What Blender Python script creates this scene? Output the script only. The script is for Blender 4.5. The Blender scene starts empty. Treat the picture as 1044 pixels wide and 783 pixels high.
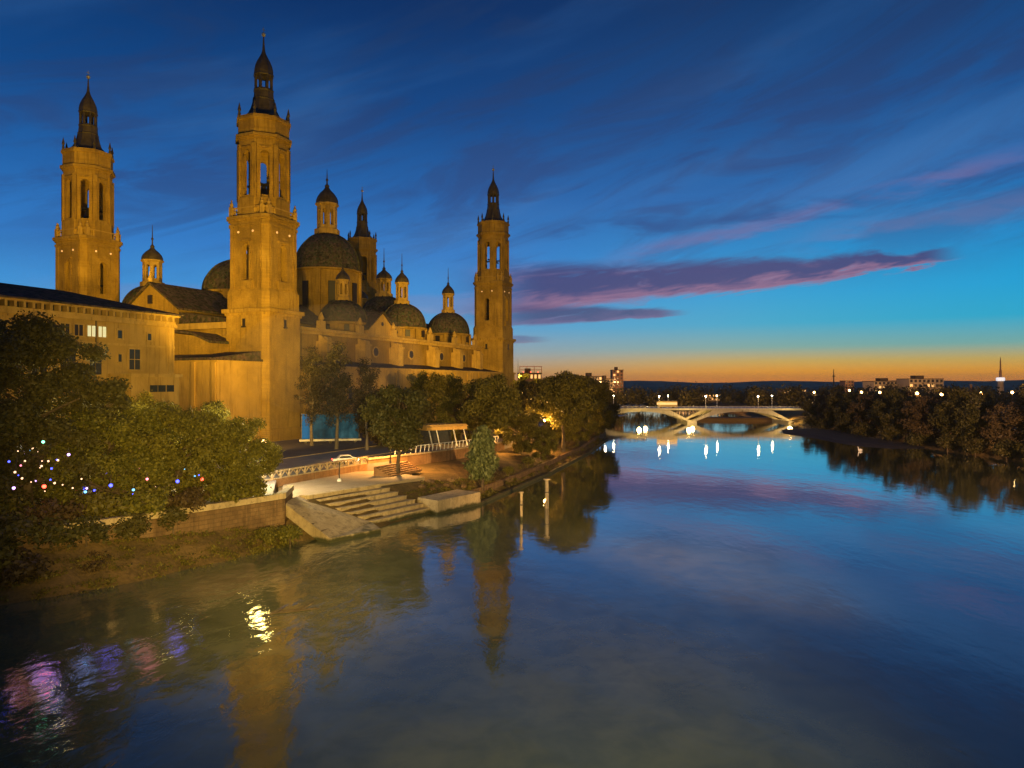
import bpy, math, random
import numpy as np
from mathutils import Vector, Matrix

R = math.radians
random.seed(7)
rng = np.random.default_rng(11)
scene = bpy.context.scene
col = scene.collection

# ------------------------------------------------------------------ camera
CAMZ, F, HX, HY = 18.0, 745.0, 522.0, 391.5
cam = bpy.data.cameras.new('camera')
cam.sensor_width = 36.0
cam.lens = 36.0 * F / 1044.0
cam.clip_start, cam.clip_end = 0.5, 20000
camo = bpy.data.objects.new('camera', cam)
col.objects.link(camo)
camo.location = (0, 0, CAMZ)
camo.rotation_euler = (R(90), 0, 0)
scene.camera = camo

def P(px, py, d):
    return Vector(((px - HX) / F * d, d, CAMZ + (HY - py) / F * d))
def PX(px, d):
    return (px - HX) / F * d

# ------------------------------------------------------------------ colour helpers
def s2l(c):
    return tuple(((x / 255) / 12.92 if x / 255 <= 0.04045 else ((x / 255 + 0.055) / 1.055) ** 2.4) for x in c)

class NT:
    """small node-tree helper"""
    def __init__(self, tree):
        self.t = tree
        self.n = tree.nodes
        self.l = tree.links
    def node(self, typ, **kw):
        n = self.n.new(typ)
        for k, v in kw.items():
            setattr(n, k, v)
        return n
    def link(self, a, b):
        self.l.new(a, b)
    def val(self, v):
        n = self.node('ShaderNodeValue'); n.outputs[0].default_value = v
        return n.outputs[0]
    def m(self, op, a, b=0.0, c=None, clamp=False):
        n = self.node('ShaderNodeMath', operation=op, use_clamp=clamp)
        for i, x in enumerate((a, b, c)):
            if x is None:
                continue
            if isinstance(x, (int, float)):
                n.inputs[i].default_value = x
            else:
                self.link(x, n.inputs[i])
        return n.outputs[0]
    def smooth(self, x, lo, hi, a=0.0, b=1.0):
        n = self.node('ShaderNodeMapRange', interpolation_type='SMOOTHSTEP')
        self.link(x, n.inputs[0])
        for i, v in enumerate((lo, hi, a, b)):
            if isinstance(v, (int, float)):
                n.inputs[i + 1].default_value = v
            else:
                self.link(v, n.inputs[i + 1])
        return n.outputs[0]
    def lin(self, x, lo, hi, a=0.0, b=1.0):
        n = self.node('ShaderNodeMapRange', interpolation_type='LINEAR')
        self.link(x, n.inputs[0])
        for i, v in enumerate((lo, hi, a, b)):
            n.inputs[i + 1].default_value = v
        return n.outputs[0]
    def ramp(self, x, stops, interp='LINEAR'):
        n = self.node('ShaderNodeValToRGB')
        n.color_ramp.interpolation = interp
        e = n.color_ramp.elements
        while len(e) < len(stops):
            e.new(0.5)
        for i, (p, c) in enumerate(stops):
            e[i].position = p
            e[i].color = (*c, 1)
        self.link(x, n.inputs[0])
        return n.outputs[0]
    def mix(self, f, a, b, mode='MIX'):
        n = self.node('ShaderNodeMix', data_type='RGBA', blend_type=mode)
        for i, x in ((0, f), (6, a), (7, b)):
            if isinstance(x, (int, float)):
                n.inputs[i].default_value = x
            elif isinstance(x, tuple):
                n.inputs[i].default_value = (*x, 1)
            else:
                self.link(x, n.inputs[i])
        return n.outputs[2]
    def noise(self, vec, scale, detail=4, rough=0.55, dist=0.0, out=0):
        n = self.node('ShaderNodeTexNoise')
        n.inputs['Scale'].default_value = scale
        n.inputs['Detail'].default_value = detail
        n.inputs['Roughness'].default_value = rough
        n.inputs['Distortion'].default_value = dist
        if vec is not None:
            self.link(vec, n.inputs['Vector'])
        return n.outputs[out]
    def comb(self, x, y, z):
        n = self.node('ShaderNodeCombineXYZ')
        for i, v in enumerate((x, y, z)):
            if isinstance(v, (int, float)):
                n.inputs[i].default_value = v
            else:
                self.link(v, n.inputs[i])
        return n.outputs[0]

# ------------------------------------------------------------------ dusk sky (world)
SUN_AZ, SUN_EL = R(16), R(1.0)
world = bpy.data.worlds.new('World')
scene.world = world
world.use_nodes = True
w = NT(world.node_tree)
w.n.clear()
tc = w.node('ShaderNodeTexCoord')
sep = w.node('ShaderNodeSeparateXYZ')
w.link(tc.outputs['Generated'], sep.inputs[0])
dx, dy, dz = sep.outputs
az = w.m('ARCTAN2', dx, dy)
el = w.m('ARCSINE', dz)
# clear dusk gradient, one towards the sunset (right), one away from it
ramp_r = w.ramp(w.m('MULTIPLY', el, 1 / 0.7, clamp=True), [
    (0.000, s2l((226, 132, 10))), (0.022, s2l((238, 162, 34))), (0.042, s2l((200, 172, 92))), (0.068, s2l((112, 172, 168))),
    (0.112, s2l((18, 168, 206))), (0.165, s2l((0, 160, 214))), (0.245, s2l((4, 138, 202))),
    (0.340, s2l((26, 104, 174))), (0.480, s2l((18, 80, 144))), (0.66, s2l((10, 56, 108))), (1.0, s2l((4, 32, 74)))])
ramp_l = w.ramp(w.m('MULTIPLY', el, 1 / 0.7, clamp=True), [
    (0.000, s2l((210, 136, 46))), (0.025, s2l((198, 160, 108))), (0.06, s2l((150, 168, 178))),
    (0.105, s2l((96, 162, 208))), (0.170, s2l((62, 146, 214))), (0.250, s2l((48, 124, 200))),
    (0.360, s2l((30, 98, 170))), (0.500, s2l((10, 70, 134))), (0.68, s2l((3, 46, 100))), (1.0, s2l((2, 30, 74)))])
side = w.smooth(az, -0.12, 0.40)
sky = w.mix(side, ramp_l, ramp_r)
# away from the sunset (behind the camera) it is plain dark blue
back = w.smooth(w.m('ABSOLUTE', az), 0.8, 1.9)
sky = w.mix(back, sky, s2l((16, 42, 84)))
# soft streaked cloud cover
rise = w.m('SUBTRACT', el, w.m('MULTIPLY', az, 0.30))
cv = w.comb(w.m('MULTIPLY', az, 1.5), w.m('MULTIPLY', rise, 7.5), 0.3)
n1 = w.noise(cv, 2.3, 9, 0.66, 0.8)
cv2 = w.comb(w.m('MULTIPLY', az, 2.6), w.m('MULTIPLY', rise, 12.0), 5.3)
n2 = w.noise(cv2, 0.6, 8, 0.55, 0.3)
hi = w.smooth(el, 0.10, 0.26)
dark_f = w.m('MULTIPLY', w.smooth(n1, 0.42, 0.62), w.m('MULTIPLY', hi, 0.66))
sky = w.mix(dark_f, sky, w.mix(w.smooth(el, 0.2, 0.5), s2l((42, 72, 128)), s2l((22, 52, 98))))
lite_f = w.m('MULTIPLY', w.smooth(n2, 0.46, 0.72), w.m('MULTIPLY', w.smooth(el, 0.1, 0.2), 0.36))
sky = w.mix(lite_f, sky, w.mix(w.smooth(el, .2, .5), s2l((74, 128, 188)), s2l((46, 96, 158))))
# left horizon bank of bluish cloud behind the church
nb = w.noise(w.comb(w.m('MULTIPLY', az, 3.0), w.m('MULTIPLY', el, 22.0), 1.7), 1.3, 5, 0.6, 0.6)
# faint pink diagonal wisps (upper right)
def wisp(a0, e0, a1, e1, half, strength, colr, seed):
    global sky
    slope = (e1 - e0) / (a1 - a0)
    line = w.m('ADD', w.m('MULTIPLY', w.m('SUBTRACT', az, a0), slope), e0)
    wob = w.noise(w.comb(w.m('MULTIPLY', az, 5.0), w.m('MULTIPLY', el, 26.0), seed), 1.5, 5, 0.6, 0.4)
    off = w.m('ADD', w.m('SUBTRACT', el, line), w.m('MULTIPLY', w.m('SUBTRACT', wob, 0.5), half * 2.2))
    f = w.smooth(w.m('ABSOLUTE', off), half, half * 0.1)
    f = w.m('MULTIPLY', f, w.m('MULTIPLY', w.smooth(az, a0 - 0.03, a0 + 0.10), w.smooth(az, a1 + 0.03, a1 - 0.12)))
    f = w.m('MULTIPLY', f, w.m('MULTIPLY', w.smooth(wob, 0.34, 0.58), strength))
    sky = w.mix(f, sky, colr)
wisp(0.12, 0.168, 0.66, 0.262, 0.016, 0.50, s2l((118, 108, 158)), 3.1)
wisp(0.36, 0.180, 0.75, 0.215, 0.022, 0.40, s2l((110, 112, 160)), 8.4)
wisp(0.02, 0.205, 0.50, 0.222, 0.020, 0.55, s2l((30, 66, 128)), 12.9)
# the long purple cloud bar with its pink underside
cn = w.noise(w.comb(w.m('MULTIPLY', az, 4.2), w.m('MULTIPLY', w.m('SUBTRACT', el, w.m('MULTIPLY', az, 0.10)), 20.0), 2.2), 1.5, 7, 0.62, 0.9)
cnf = w.noise(w.comb(w.m('MULTIPLY', az, 10.0), w.m('MULTIPLY', w.m('SUBTRACT', el, w.m('MULTIPLY', az, 0.16)), 60.0), 7.7), 1.6, 5, 0.6, 0.6)
def bar(c0, cs, a_l, a_r, h_l, h_r, amp, colr_top, colr_bot, strength):
    global sky
    cen = w.m('ADD', w.m('MULTIPLY', az, cs), c0)
    rel = w.m('ADD', w.m('SUBTRACT', el, cen), w.m('MULTIPLY', w.m('SUBTRACT', cn, 0.5), amp))
    rel = w.m('ADD', rel, w.m('MULTIPLY', w.m('SUBTRACT', cnf, 0.5), amp * 0.35))
    h = w.lin(az, a_l, a_r, h_l, h_r)
    h = w.m('MAXIMUM', h, 0.0005)
    q = w.m('DIVIDE', rel, h)
    f = w.m('MULTIPLY', w.smooth(q, 1.25, 0.45), w.smooth(q, -1.12, -0.72))
    f = w.m('MULTIPLY', f, w.m('MULTIPLY', w.smooth(az, a_l - 0.12, a_l + 0.05), w.smooth(az, a_r, a_r - 0.05)))
    f = w.m('MULTIPLY', f, w.m('MULTIPLY', w.smooth(cnf, 0.18, 0.42, 0.62, 1.0), strength))
    tint = w.mix(w.smooth(w.m('ADD', q, w.m('MULTIPLY', w.m('SUBTRACT', cnf, 0.5), 1.4)), -0.15, -0.9), colr_top, colr_bot)
    tint = w.mix(w.m('MULTIPLY', w.smooth(cn, 0.5, 0.72), 0.6), tint, colr_bot)
    sky = w.mix(f, sky, tint)
bar(0.132, 0.033, 0.0, 0.56, 0.036, 0.007, 0.036, s2l((60, 66, 120)), s2l((142, 104, 138)), 0.93)
bar(0.094, 0.012, 0.0, 0.245, 0.016, 0.004, 0.014, s2l((58, 66, 116)), s2l((108, 92, 138)), 0.85)
bar(0.061, 0.0, 0.0, 0.06, 0.006, 0.003, 0.008, s2l((86, 92, 138)), s2l((120, 104, 140)), 0.7)
bar(0.108, 0.0, -0.5, 0.02, 0.014, 0.012, 0.03, s2l((120, 130, 176)), s2l((150, 140, 176)), 0.35)
# below the horizon
sky = w.mix(w.smooth(el, 0.0, -0.02), sky, s2l((40, 34, 30)))
bg = w.node('ShaderNodeBackground')
w.link(sky, bg.inputs[0])
bg.inputs[1].default_value = 1.0
# the physical sky, very dim after sunset, under the cloud layer
nish = w.node('ShaderNodeTexSky')
nish.sky_type = 'NISHITA'
nish.sun_disc = False
nish.sun_elevation = SUN_EL
nish.sun_rotation = SUN_AZ
bg2 = w.node('ShaderNodeBackground')
w.link(nish.outputs[0], bg2.inputs[0])
bg2.inputs[1].default_value = 0.004
add = w.node('ShaderNodeAddShader')
w.link(bg.outputs[0], add.inputs[0])
w.link(bg2.outputs[0], add.inputs[1])
wo = w.node('ShaderNodeOutputWorld')
w.link(add.outputs[0], wo.inputs[0])

# ------------------------------------------------------------------ floodlights on the basilica and city hall, and added fill spots
def flood(loc, aim, watts, angle=70, blend=0.5, color=(1.0, 0.59, 0.045), size=1.2):
    L = bpy.data.lights.new('flood_or_fill', 'SPOT')
    L.energy = watts
    L.spot_size = R(angle)
    L.spot_blend = blend
    L.color = color
    L.shadow_soft_size = size
    o = bpy.data.objects.new('flood_or_fill', L)
    col.objects.link(o)
    o.location = loc
    o.rotation_euler = (Vector(aim) - Vector(loc)).to_track_quat('-Z', 'Y').to_euler()
flood((-32, 100, 22), (-62, 178, 54), 330000, 60, 0.7)               # near tower
flood((4, 176, 24), (-12, 280, 54), 330000, 80, 0.9)               # river front, domes, far towers
flood((-84, 126, 37), (-117, 204, 66), 170000, 64)                  # left tower
flood((-78, 140, 36), (-92, 196, 40), 24000, 90)                    # east gable
flood((-44, 92, 20), (-73, 122, 27), 14000, 90, 0.9)                # city hall front
flood((-41, 114, 13), (-31.5, 85, 9.5), 50000, 50, 0.8, (1.0, .80, .26))   # added spot with no mast, brightens the bushy trees
flood((4, -6, 18), (-30, 90, 12), 520000, 36, 1.0, (1.0, .68, .16))   # fill spot added behind the camera, brightens the near bank
flood((-48, 138, 9), (-61, 176, 16), 26000, 90, 0.8, (1.0, .55, .10))   # foot of the near tower
flood((14, -6, 18), (-4, 66, 0), 100000, 56, 1.0, (1.0, .80, .36))    # another added fill spot, brightens the water off the steps
flood((40, -6, 18), (4, 150, 7), 1150000, 26, 0.8, (1.0, .62, .22))  # added fill from behind the camera for the left slope and its trees
flood((60, -6, 18), (122, 215, 9), 2300000, 44, 0.8, (1.0, .56, .26))  # added fill from behind the camera for the right bank trees

scene.view_settings.view_transform = 'Standard'
scene.view_settings.look = 'None'
scene.view_settings.exposure = 0.0
scene.view_settings.gamma = 1.0
scene.cycles.use_denoising = True
scene.cycles.sample_clamp_indirect = 4.0
scene.cycles.sample_clamp_direct = 0.0
scene.cycles.max_bounces = 6
scene.cycles.transparent_max_bounces = 8
scene.cycles.caustics_reflective = False
scene.cycles.caustics_refractive = False

# ================================================================== helpers
class MB:
    """collects shapes; build() links them as ONE mesh object"""
    def __init__(self):
        self.v, self.f = [], []
    def add(self, vs, fs):
        o = len(self.v)
        self.v.extend([tuple(p) for p in vs])
        self.f.extend([tuple(i + o for i in f) for f in fs])
        return self
    def box(self, x0, x1, y0, y1, z0, z1):
        vs = [(x0, y0, z0), (x1, y0, z0), (x1, y1, z0), (x0, y1, z0), (x0, y0, z1), (x1, y0, z1), (x1, y1, z1), (x0, y1, z1)]
        return self.add(vs, [(0, 3, 2, 1), (4, 5, 6, 7), (0, 1, 5, 4), (1, 2, 6, 5), (2, 3, 7, 6), (3, 0, 4, 7)])
    def obox(self, c, xd, L, W, H):
        """box centred at c (base), long axis xd (2D), length L, width W, height H"""
        xd = Vector((xd[0], xd[1])).normalized()
        yd = Vector((-xd.y, xd.x))
        vs = []
        for z in (0, H):
            for sx, sy in ((-1, -1), (1, -1), (1, 1), (-1, 1)):
                p = xd * (sx * L / 2) + yd * (sy * W / 2)
                vs.append((c[0] + p.x, c[1] + p.y, c[2] + z))
        return self.add(vs, [(0, 3, 2, 1), (4, 5, 6, 7), (0, 1, 5, 4), (1, 2, 6, 5), (2, 3, 7, 6), (3, 0, 4, 7)])
    def prism(self, poly, z0, z1, top=None):
        n = len(poly)
        top = top or poly
        vs = [(x, y, z0) for x, y in poly] + [(x, y, z1) for x, y in top]
        fs = [tuple(reversed(range(n))), tuple(range(n, 2 * n))]
        fs += [(i, (i + 1) % n, n + (i + 1) % n, n + i) for i in range(n)]
        return self.add(vs, fs)
    def slab(self, pts, off):
        """polygon of 3D points extruded by vector off"""
        n = len(pts)
        off = Vector(off)
        vs = [Vector(p) for p in pts] + [Vector(p) + off for p in pts]
        fs = [tuple(reversed(range(n))), tuple(range(n, 2 * n))]
        fs += [(i, (i + 1) % n, n + (i + 1) % n, n + i) for i in range(n)]
        return self.add(vs, fs)
    def lathe(self, prof, n=16, cx=0, cy=0, phase=0.0, sq=None):
        vs, fs = [], []
        for r, z in prof:
            for k in range(n):
                a = phase + 2 * math.pi * k / n
                vs.append((cx + r * math.cos(a), cy + r * math.sin(a), z))
        m = len(prof)
        for j in range(m - 1):
            for k in range(n):
                fs.append((j * n + k, j * n + (k + 1) % n, (j + 1) * n + (k + 1) % n, (j + 1) * n + k))
        fs.append(tuple(reversed(range(n))))
        fs.append(tuple((m - 1) * n + k for k in range(n)))
        return self.add(vs, fs)
    def tube(self, p0, p1, r0, r1=None, n=7):
        r1 = r0 if r1 is None else r1
        p0, p1 = Vector(p0), Vector(p1)
        d = (p1 - p0)
        if d.length < 1e-6:
            return self
        d.normalize()
        a = d.orthogonal().normalized()
        b = d.cross(a)
        vs = []
        for p, r in ((p0, r0), (p1, r1)):
            for k in range(n):
                t = 2 * math.pi * k / n
                vs.append(p + (a * math.cos(t) + b * math.sin(t)) * r)
        fs = [(k, (k + 1) % n, n + (k + 1) % n, n + k) for k in range(n)]
        fs += [tuple(reversed(range(n))), tuple(range(n, 2 * n))]
        return self.add(vs, fs)
    def path(self, pts, rs, n=7):
        for i in range(len(pts) - 1):
            self.tube(pts[i], pts[i + 1], rs[i], rs[i + 1], n)
        return self
    def ball(self, c, r, n=10, m=6, sz=1.0):
        prof = [(max(r * math.sin(math.pi * j / m), 0.001), c[2] - r * sz * math.cos(math.pi * j / m)) for j in range(m + 1)]
        return self.lathe(prof, n, c[0], c[1])
    def wall(self, p0, p1, th, z0, z1, openings=()):
        """wall from p0 to p1 (2D), outside on the right-hand side of p0->p1, thickness th inward; arched openings (x0,x1,z0,z1,arch)"""
        p0, p1 = Vector(p0), Vector(p1)
        L = (p1 - p0).length
        e = (p1 - p0) / L
        nrm = Vector((-e.y, e.x))      # inward
        def w3(x, z, t):
            q = p0 + e * x + nrm * t
            return (q.x, q.y, z)
        def blk(x0, x1, a, b):
            if x1 - x0 < 1e-4 or b - a < 1e-4:
                return
            self.slab([w3(x0, a, 0), w3(x1, a, 0), w3(x1, b, 0), w3(x0, b, 0)], (nrm.x * th, nrm.y * th, 0))
        xs = 0.0
        for (x0, x1, a, b, arch) in sorted(openings):
            blk(xs, x0, z0, z1)
            blk(x0, x1, z0, a)
            blk(x0, x1, b, z1)
            if arch:
                r = (x1 - x0) / 2
                for s in (-1, 1):
                    pts = [w3((x0 + x1) / 2 + s * r, b, 0)]
                    arc = []
                    for k in range(6):
                        t = math.pi / 2 * k / 5
                        arc.append(w3((x0 + x1) / 2 + s * r * math.cos(t), b - r + r * math.sin(t), 0))
                    pts = pts + (arc if s < 0 else arc)
                    self.slab(pts, (nrm.x * th, nrm.y * th, 0))
            xs = x1
        blk(xs, L, z0, z1)
        return self
    def build(self, name, mat, parent=None, loc=None, dz=0.0, smooth=False):
        me = bpy.data.meshes.new(name)
        vs = [(x, y, z - dz) for x, y, z in self.v] if dz else self.v
        me.from_pydata(vs, [], self.f)
        me.validate()
        import bmesh
        bm = bmesh.new()
        bm.from_mesh(me)
        bmesh.ops.recalc_face_normals(bm, faces=bm.faces)
        bm.to_mesh(me)
        bm.free()
        if smooth:
            me.polygons.foreach_set('use_smooth', [True] * len(me.polygons))
            try:
                me.set_sharp_from_angle(angle=R(38))
            except Exception:
                pass
        me.materials.append(mat)
        o = bpy.data.objects.new(name, me)
        col.objects.link(o)
        if parent is not None:
            o.parent = parent
        if loc is not None:
            o.location = loc
        return o

def tag(o, label=None, cat=None, group=None, kind=None):
    if label: o['label'] = label
    if cat: o['category'] = cat
    if group: o['group'] = group
    if kind: o['kind'] = kind
    return o
def thing(name, label, cat, loc=(0, 0, 0), rz=0.0, group=None):
    o = bpy.data.objects.new(name, None)
    o.empty_display_size = 0.5
    col.objects.link(o)
    o.location = loc
    o.rotation_euler = (0, 0, rz)
    return tag(o, label, cat, group)
def copy_tree(o, parent=None):
    c = o.copy()
    col.objects.link(c)
    if parent is not None:
        c.parent = parent
        c.matrix_parent_inverse = o.matrix_parent_inverse.copy()
    for ch in list(o.children):
        copy_tree(ch, c)
    return c
def struct(o):
    o['kind'] = 'structure'
    return o
def ngon(n, r, phase=0.0, cx=0, cy=0):
    return [(cx + r * math.cos(phase + 2 * math.pi * k / n), cy + r * math.sin(phase + 2 * math.pi * k / n)) for k in range(n)]
def chamfered(side, k):
    h = side / 2
    return [(h, -h + k), (h, h - k), (h - k, h), (-h + k, h), (-h, h - k), (-h, -h + k), (-h + k, -h), (h - k, -h)]
def grow(poly, d):
    out = []
    for x, y in poly:
        l = math.hypot(x, y)
        out.append((x * (l + d) / l, y * (l + d) / l))
    return out

# ================================================================== materials
def mat(name):
    m = bpy.data.materials.new(name)
    m.use_nodes = True
    t = NT(m.node_tree)
    b = m.node_tree.nodes['Principled BSDF']
    return m, t, b
def bump(t, b, h, dist=0.05, strength=0.5):
    n = t.node('ShaderNodeBump')
    n.inputs['Strength'].default_value = strength
    n.inputs['Distance'].default_value = dist
    t.link(h, n.inputs['Height'])
    t.link(n.outputs[0], b.inputs['Normal'])
def stone(name, c0, c1, c2, scale=0.35, rough=0.85, brick=None, streak=True):
    m, t, b = mat(name)
    tc = t.node('ShaderNodeTexCoord').outputs['Object']
    n1 = t.noise(tc, scale, 8, 0.62, 0.3)
    base = t.ramp(n1, [(0.28, c0), (0.5, c1), (0.74, c2)])
    mp = t.node('ShaderNodeMapping')
    mp.inputs['Scale'].default_value = (1.4, 1.4, 0.13)
    t.link(tc, mp.inputs[0])
    n2 = t.noise(mp.outputs[0], 1.0, 6, 0.65, 0.2)
    if streak:
        base = t.mix(t.m('MULTIPLY', t.smooth(n2, 0.48, 0.70), 0.6), base, tuple(x * 0.42 for x in c0))
        n3 = t.noise(tc, 0.09, 5, 0.6, 0.6)
        base = t.mix(t.m('MULTIPLY', t.smooth(n3, 0.42, 0.62), 0.5), base, tuple(x * 0.55 for x in c1))
    h = t.noise(tc, 3.0, 6, 0.7)
    if brick:
        se = t.node('ShaderNodeSeparateXYZ'); t.link(tc, se.inputs[0])
        q = t.comb(t.m('ADD', se.outputs[0], se.outputs[1]), se.outputs[2], 0.0)
        br = t.node('ShaderNodeTexBrick')
        br.inputs['Scale'].default_value = brick
        br.inputs['Mortar Size'].default_value = 0.02
        br.inputs['Color1'].default_value = (0.92, 0.92, 0.92, 1)
        br.inputs['Color2'].default_value = (0.72, 0.72, 0.72, 1)
        br.inputs['Mortar'].default_value = (0.55, 0.55, 0.55, 1)
        t.link(q, br.inputs['Vector'])
        base = t.mix(0.75, base, br.outputs[0], 'MULTIPLY')
        h = t.m('ADD', t.m('MULTIPLY', h, 0.6), t.m('MULTIPLY', br.outputs['Fac'], -0.4))
    t.link(base, b.inputs['Base Color'])
    b.inputs['Roughness'].default_value = rough
    b.inputs['Specular IOR Level'].default_value = 0.2
    bump(t, b, h, 0.12, 0.6)
    return m
def plain(name, c, rough=0.6, metal=0.0, var=0.25, scale=2.0, bumpd=0.0):
    m, t, b = mat(name)
    tc = t.node('ShaderNodeTexCoord').outputs['Object']
    n = t.noise(tc, scale, 6, 0.6)
    t.link(t.ramp(n, [(0.25, tuple(x * (1 - var) for x in c)), (0.75, tuple(min(1, x * (1 + var)) for x in c))]), b.inputs['Base Color'])
    b.inputs['Roughness'].default_value = rough
    b.inputs['Metallic'].default_value = metal
    if bumpd:
        bump(t, b, n, bumpd, 0.6)
    return m
def glow(name, c, strength):
    m, t, b = mat(name)
    b.inputs['Base Color'].default_value = (*[min(1, x) for x in c], 1)
    b.inputs['Emission Color'].default_value = (*c, 1)
    b.inputs['Emission Strength'].default_value = strength
    return m

M = {}
M['brick'] = stone('tower_brick', (0.32, 0.19, 0.035), (0.46, 0.285, 0.05), (0.58, 0.37, 0.075), 0.22, brick=1.2)
M['stone'] = stone('carved_stone', (0.38, 0.24, 0.06), (0.49, 0.315, 0.08), (0.57, 0.38, 0.11), 0.5)
M['wallbrick'] = stone('nave_brick', (0.27, 0.165, 0.032), (0.38, 0.235, 0.045), (0.49, 0.31, 0.065), 0.16, brick=1.2)
M['plaster'] = stone('ochre_render', (0.37, 0.23, 0.055), (0.46, 0.29, 0.07), (0.52, 0.335, 0.09), 0.12)
M['slate'] = stone('spire_slate', (0.035, 0.030, 0.022), (0.07, 0.055, 0.038), (0.11, 0.085, 0.05), 0.9, 0.5)
def tiles(name, c0, c1, ring=2.2):
    m, t, b = mat(name)
    tc = t.node('ShaderNodeTexCoord').outputs['Object']
    n = t.noise(tc, 1.3, 6, 0.7)
    vo = t.node('ShaderNodeTexVoronoi'); vo.inputs['Scale'].default_value = 1.6
    t.link(tc, vo.inputs['Vector'])
    c = t.ramp(n, [(0.3, c0), (0.7, c1)])
    c = t.mix(0.55, c, vo.outputs['Color'], 'OVERLAY')
    wv = t.node('ShaderNodeTexWave'); wv.bands_direction = 'Z'
    wv.inputs['Scale'].default_value = ring; wv.inputs['Distortion'].default_value = 0.6
    t.link(tc, wv.inputs['Vector'])
    hsv = t.node('ShaderNodeHueSaturation'); hsv.inputs['Saturation'].default_value = 0.45
    t.link(c, hsv.inputs['Color'])
    t.link(hsv.outputs[0], b.inputs['Base Color'])
    b.inputs['Roughness'].default_value = 0.95
    b.inputs['Specular IOR Level'].default_value = 0.02
    bump(t, b, wv.outputs['Fac'], 0.1, 0.5)
    return m
M['dometile'] = tiles('dome_tiles', (0.04, 0.032, 0.016), (0.11, 0.08, 0.034))
M['rooftile'] = tiles('roof_tiles', (0.05, 0.024, 0.010), (0.10, 0.05, 0.02), 1.4)
M['dark'] = plain('dark_opening', (0.018, 0.013, 0.010), 0.5)
M['glass'] = plain('window_glass', (0.03, 0.035, 0.045), 0.08)
M['iron'] = plain('dark_iron', (0.05, 0.042, 0.035), 0.5, 0.6)
M['gilt'] = plain('gilded_ball', (0.9, 0.72, 0.45), 0.25, 0.8)
M['white'] = plain('white_paint', (0.7, 0.67, 0.6), 0.5, 0, 0.12)
M['concrete'] = stone('concrete', (0.32, 0.235, 0.135), (0.46, 0.345, 0.20), (0.56, 0.43, 0.26), 0.6)
def waterline(m):
    t = NT(m.node_tree); b = m.node_tree.nodes['Principled BSDF']
    src = b.inputs['Base Color'].links[0].from_socket
    g_ = t.node('ShaderNodeNewGeometry'); se = t.node('ShaderNodeSeparateXYZ'); t.link(g_.outputs['Position'], se.inputs[0])
    nz = t.noise(g_.outputs['Position'], 0.8, 6, .65)
    e = t.m('ADD', se.outputs[2], t.m('MULTIPLY', t.m('SUBTRACT', nz, .5), -1.2))
    c = t.mix(t.smooth(e, .75, .25), src, (0.05, 0.05, 0.022))
    n4 = t.noise(g_.outputs['Position'], 2.2, 8, .7)
    c = t.mix(t.m('MULTIPLY', t.smooth(n4, .52, .66), .45), c, (0.10, 0.075, 0.045))
    t.link(c, b.inputs['Base Color'])
waterline(M['concrete'])
M['bridgeconc'] = stone('bridge_concrete', (0.5, 0.46, 0.34), (0.62, 0.57, 0.43), (0.7, 0.65, 0.5), 0.3)
M['stonewall'] = stone('bank_wall_stone', (0.12, 0.07, 0.035), (0.21, 0.125, 0.06), (0.30, 0.185, 0.095), 0.5, brick=0.55)
waterline(M['stonewall'])
M['brickwall'] = stone('retaining_brick', (0.26, 0.13, 0.055), (0.38, 0.20, 0.085), (0.46, 0.26, 0.12), 0.6, brick=1.6)
M['lit_white'] = glow('lamp_white', (1.0, 0.86, 0.62), 60)
M['lit_warm'] = glow('lamp_warm', (1.0, 0.62, 0.22), 22)
M['lit_oculus'] = glow('lamp_oculus', (1.0, 0.66, 0.3), 0.42)
M['winlit'] = glow('window_lit', (0.85, 0.9, 0.6), 0.42)
M['winwarm'] = glow('window_warm', (1.0, 0.62, 0.22), 0.9)
M['red'] = glow('lamp_red', (1.0, 0.06, 0.03), 9)
M['blue'] = glow('lamp_blue', (0.06, 0.08, 1.0), 5)
M['cyan'] = glow('lamp_cyan', (0.15, 0.55, 1.0), 2.5)
M['pink'] = glow('lamp_pink', (1.0, 0.25, 0.35), 2.5)
M['green'] = glow('lamp_green', (0.2, 0.9, 0.5), 4)
M['violet'] = glow('lamp_violet', (0.6, 0.35, 0.9), 4)

def ground_mat(name, stops, scale, rough=0.95, bd=0.15, spec=0.15):
    m, t, b = mat(name)
    tc = t.node('ShaderNodeTexCoord').outputs['Object']
    n = t.noise(tc, scale, 9, 0.68, 0.4)
    n2 = t.noise(tc, scale * 9, 6, 0.7)
    f = t.m('ADD', t.m('MULTIPLY', n, 0.65), t.m('MULTIPLY', n2, 0.35))
    t.link(t.ramp(f, stops), b.inputs['Base Color'])
    b.inputs['Roughness'].default_value = rough
    b.inputs['Specular IOR Level'].default_value = spec
    bump(t, b, f, bd, 0.8)
    return m
M['paving'] = ground_mat('paving', [(0.3, (0.14, 0.12, 0.10)), (0.55, (0.21, 0.18, 0.15)), (0.75, (0.27, 0.24, 0.2))], 0.15, 0.8, 0.02)
M['asphalt'] = ground_mat('asphalt', [(0.3, (0.15, 0.16, 0.175)), (0.7, (0.25, 0.265, 0.285))], 0.3, 0.45, 0.01, 0.4)
M['dirt'] = ground_mat('bank_dirt', [(0.3, (0.05, 0.035, 0.02)), (0.5, (0.15, 0.095, 0.045)), (0.72, (0.24, 0.16, 0.08))], 0.3, 0.95, 0.5)
M['grassy'] = ground_mat('rough_grass', [(0.32, (0.045, 0.036, 0.014)), (0.5, (0.13, 0.085, 0.032)), (0.72, (0.24, 0.145, 0.055))], 0.35, 0.95, 0.5)
M['gravel'] = ground_mat('gravel', [(0.3, (0.02, 0.018, 0.02)), (0.7, (0.07, 0.06, 0.055))], 0.4, 0.9, 0.3)
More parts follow.
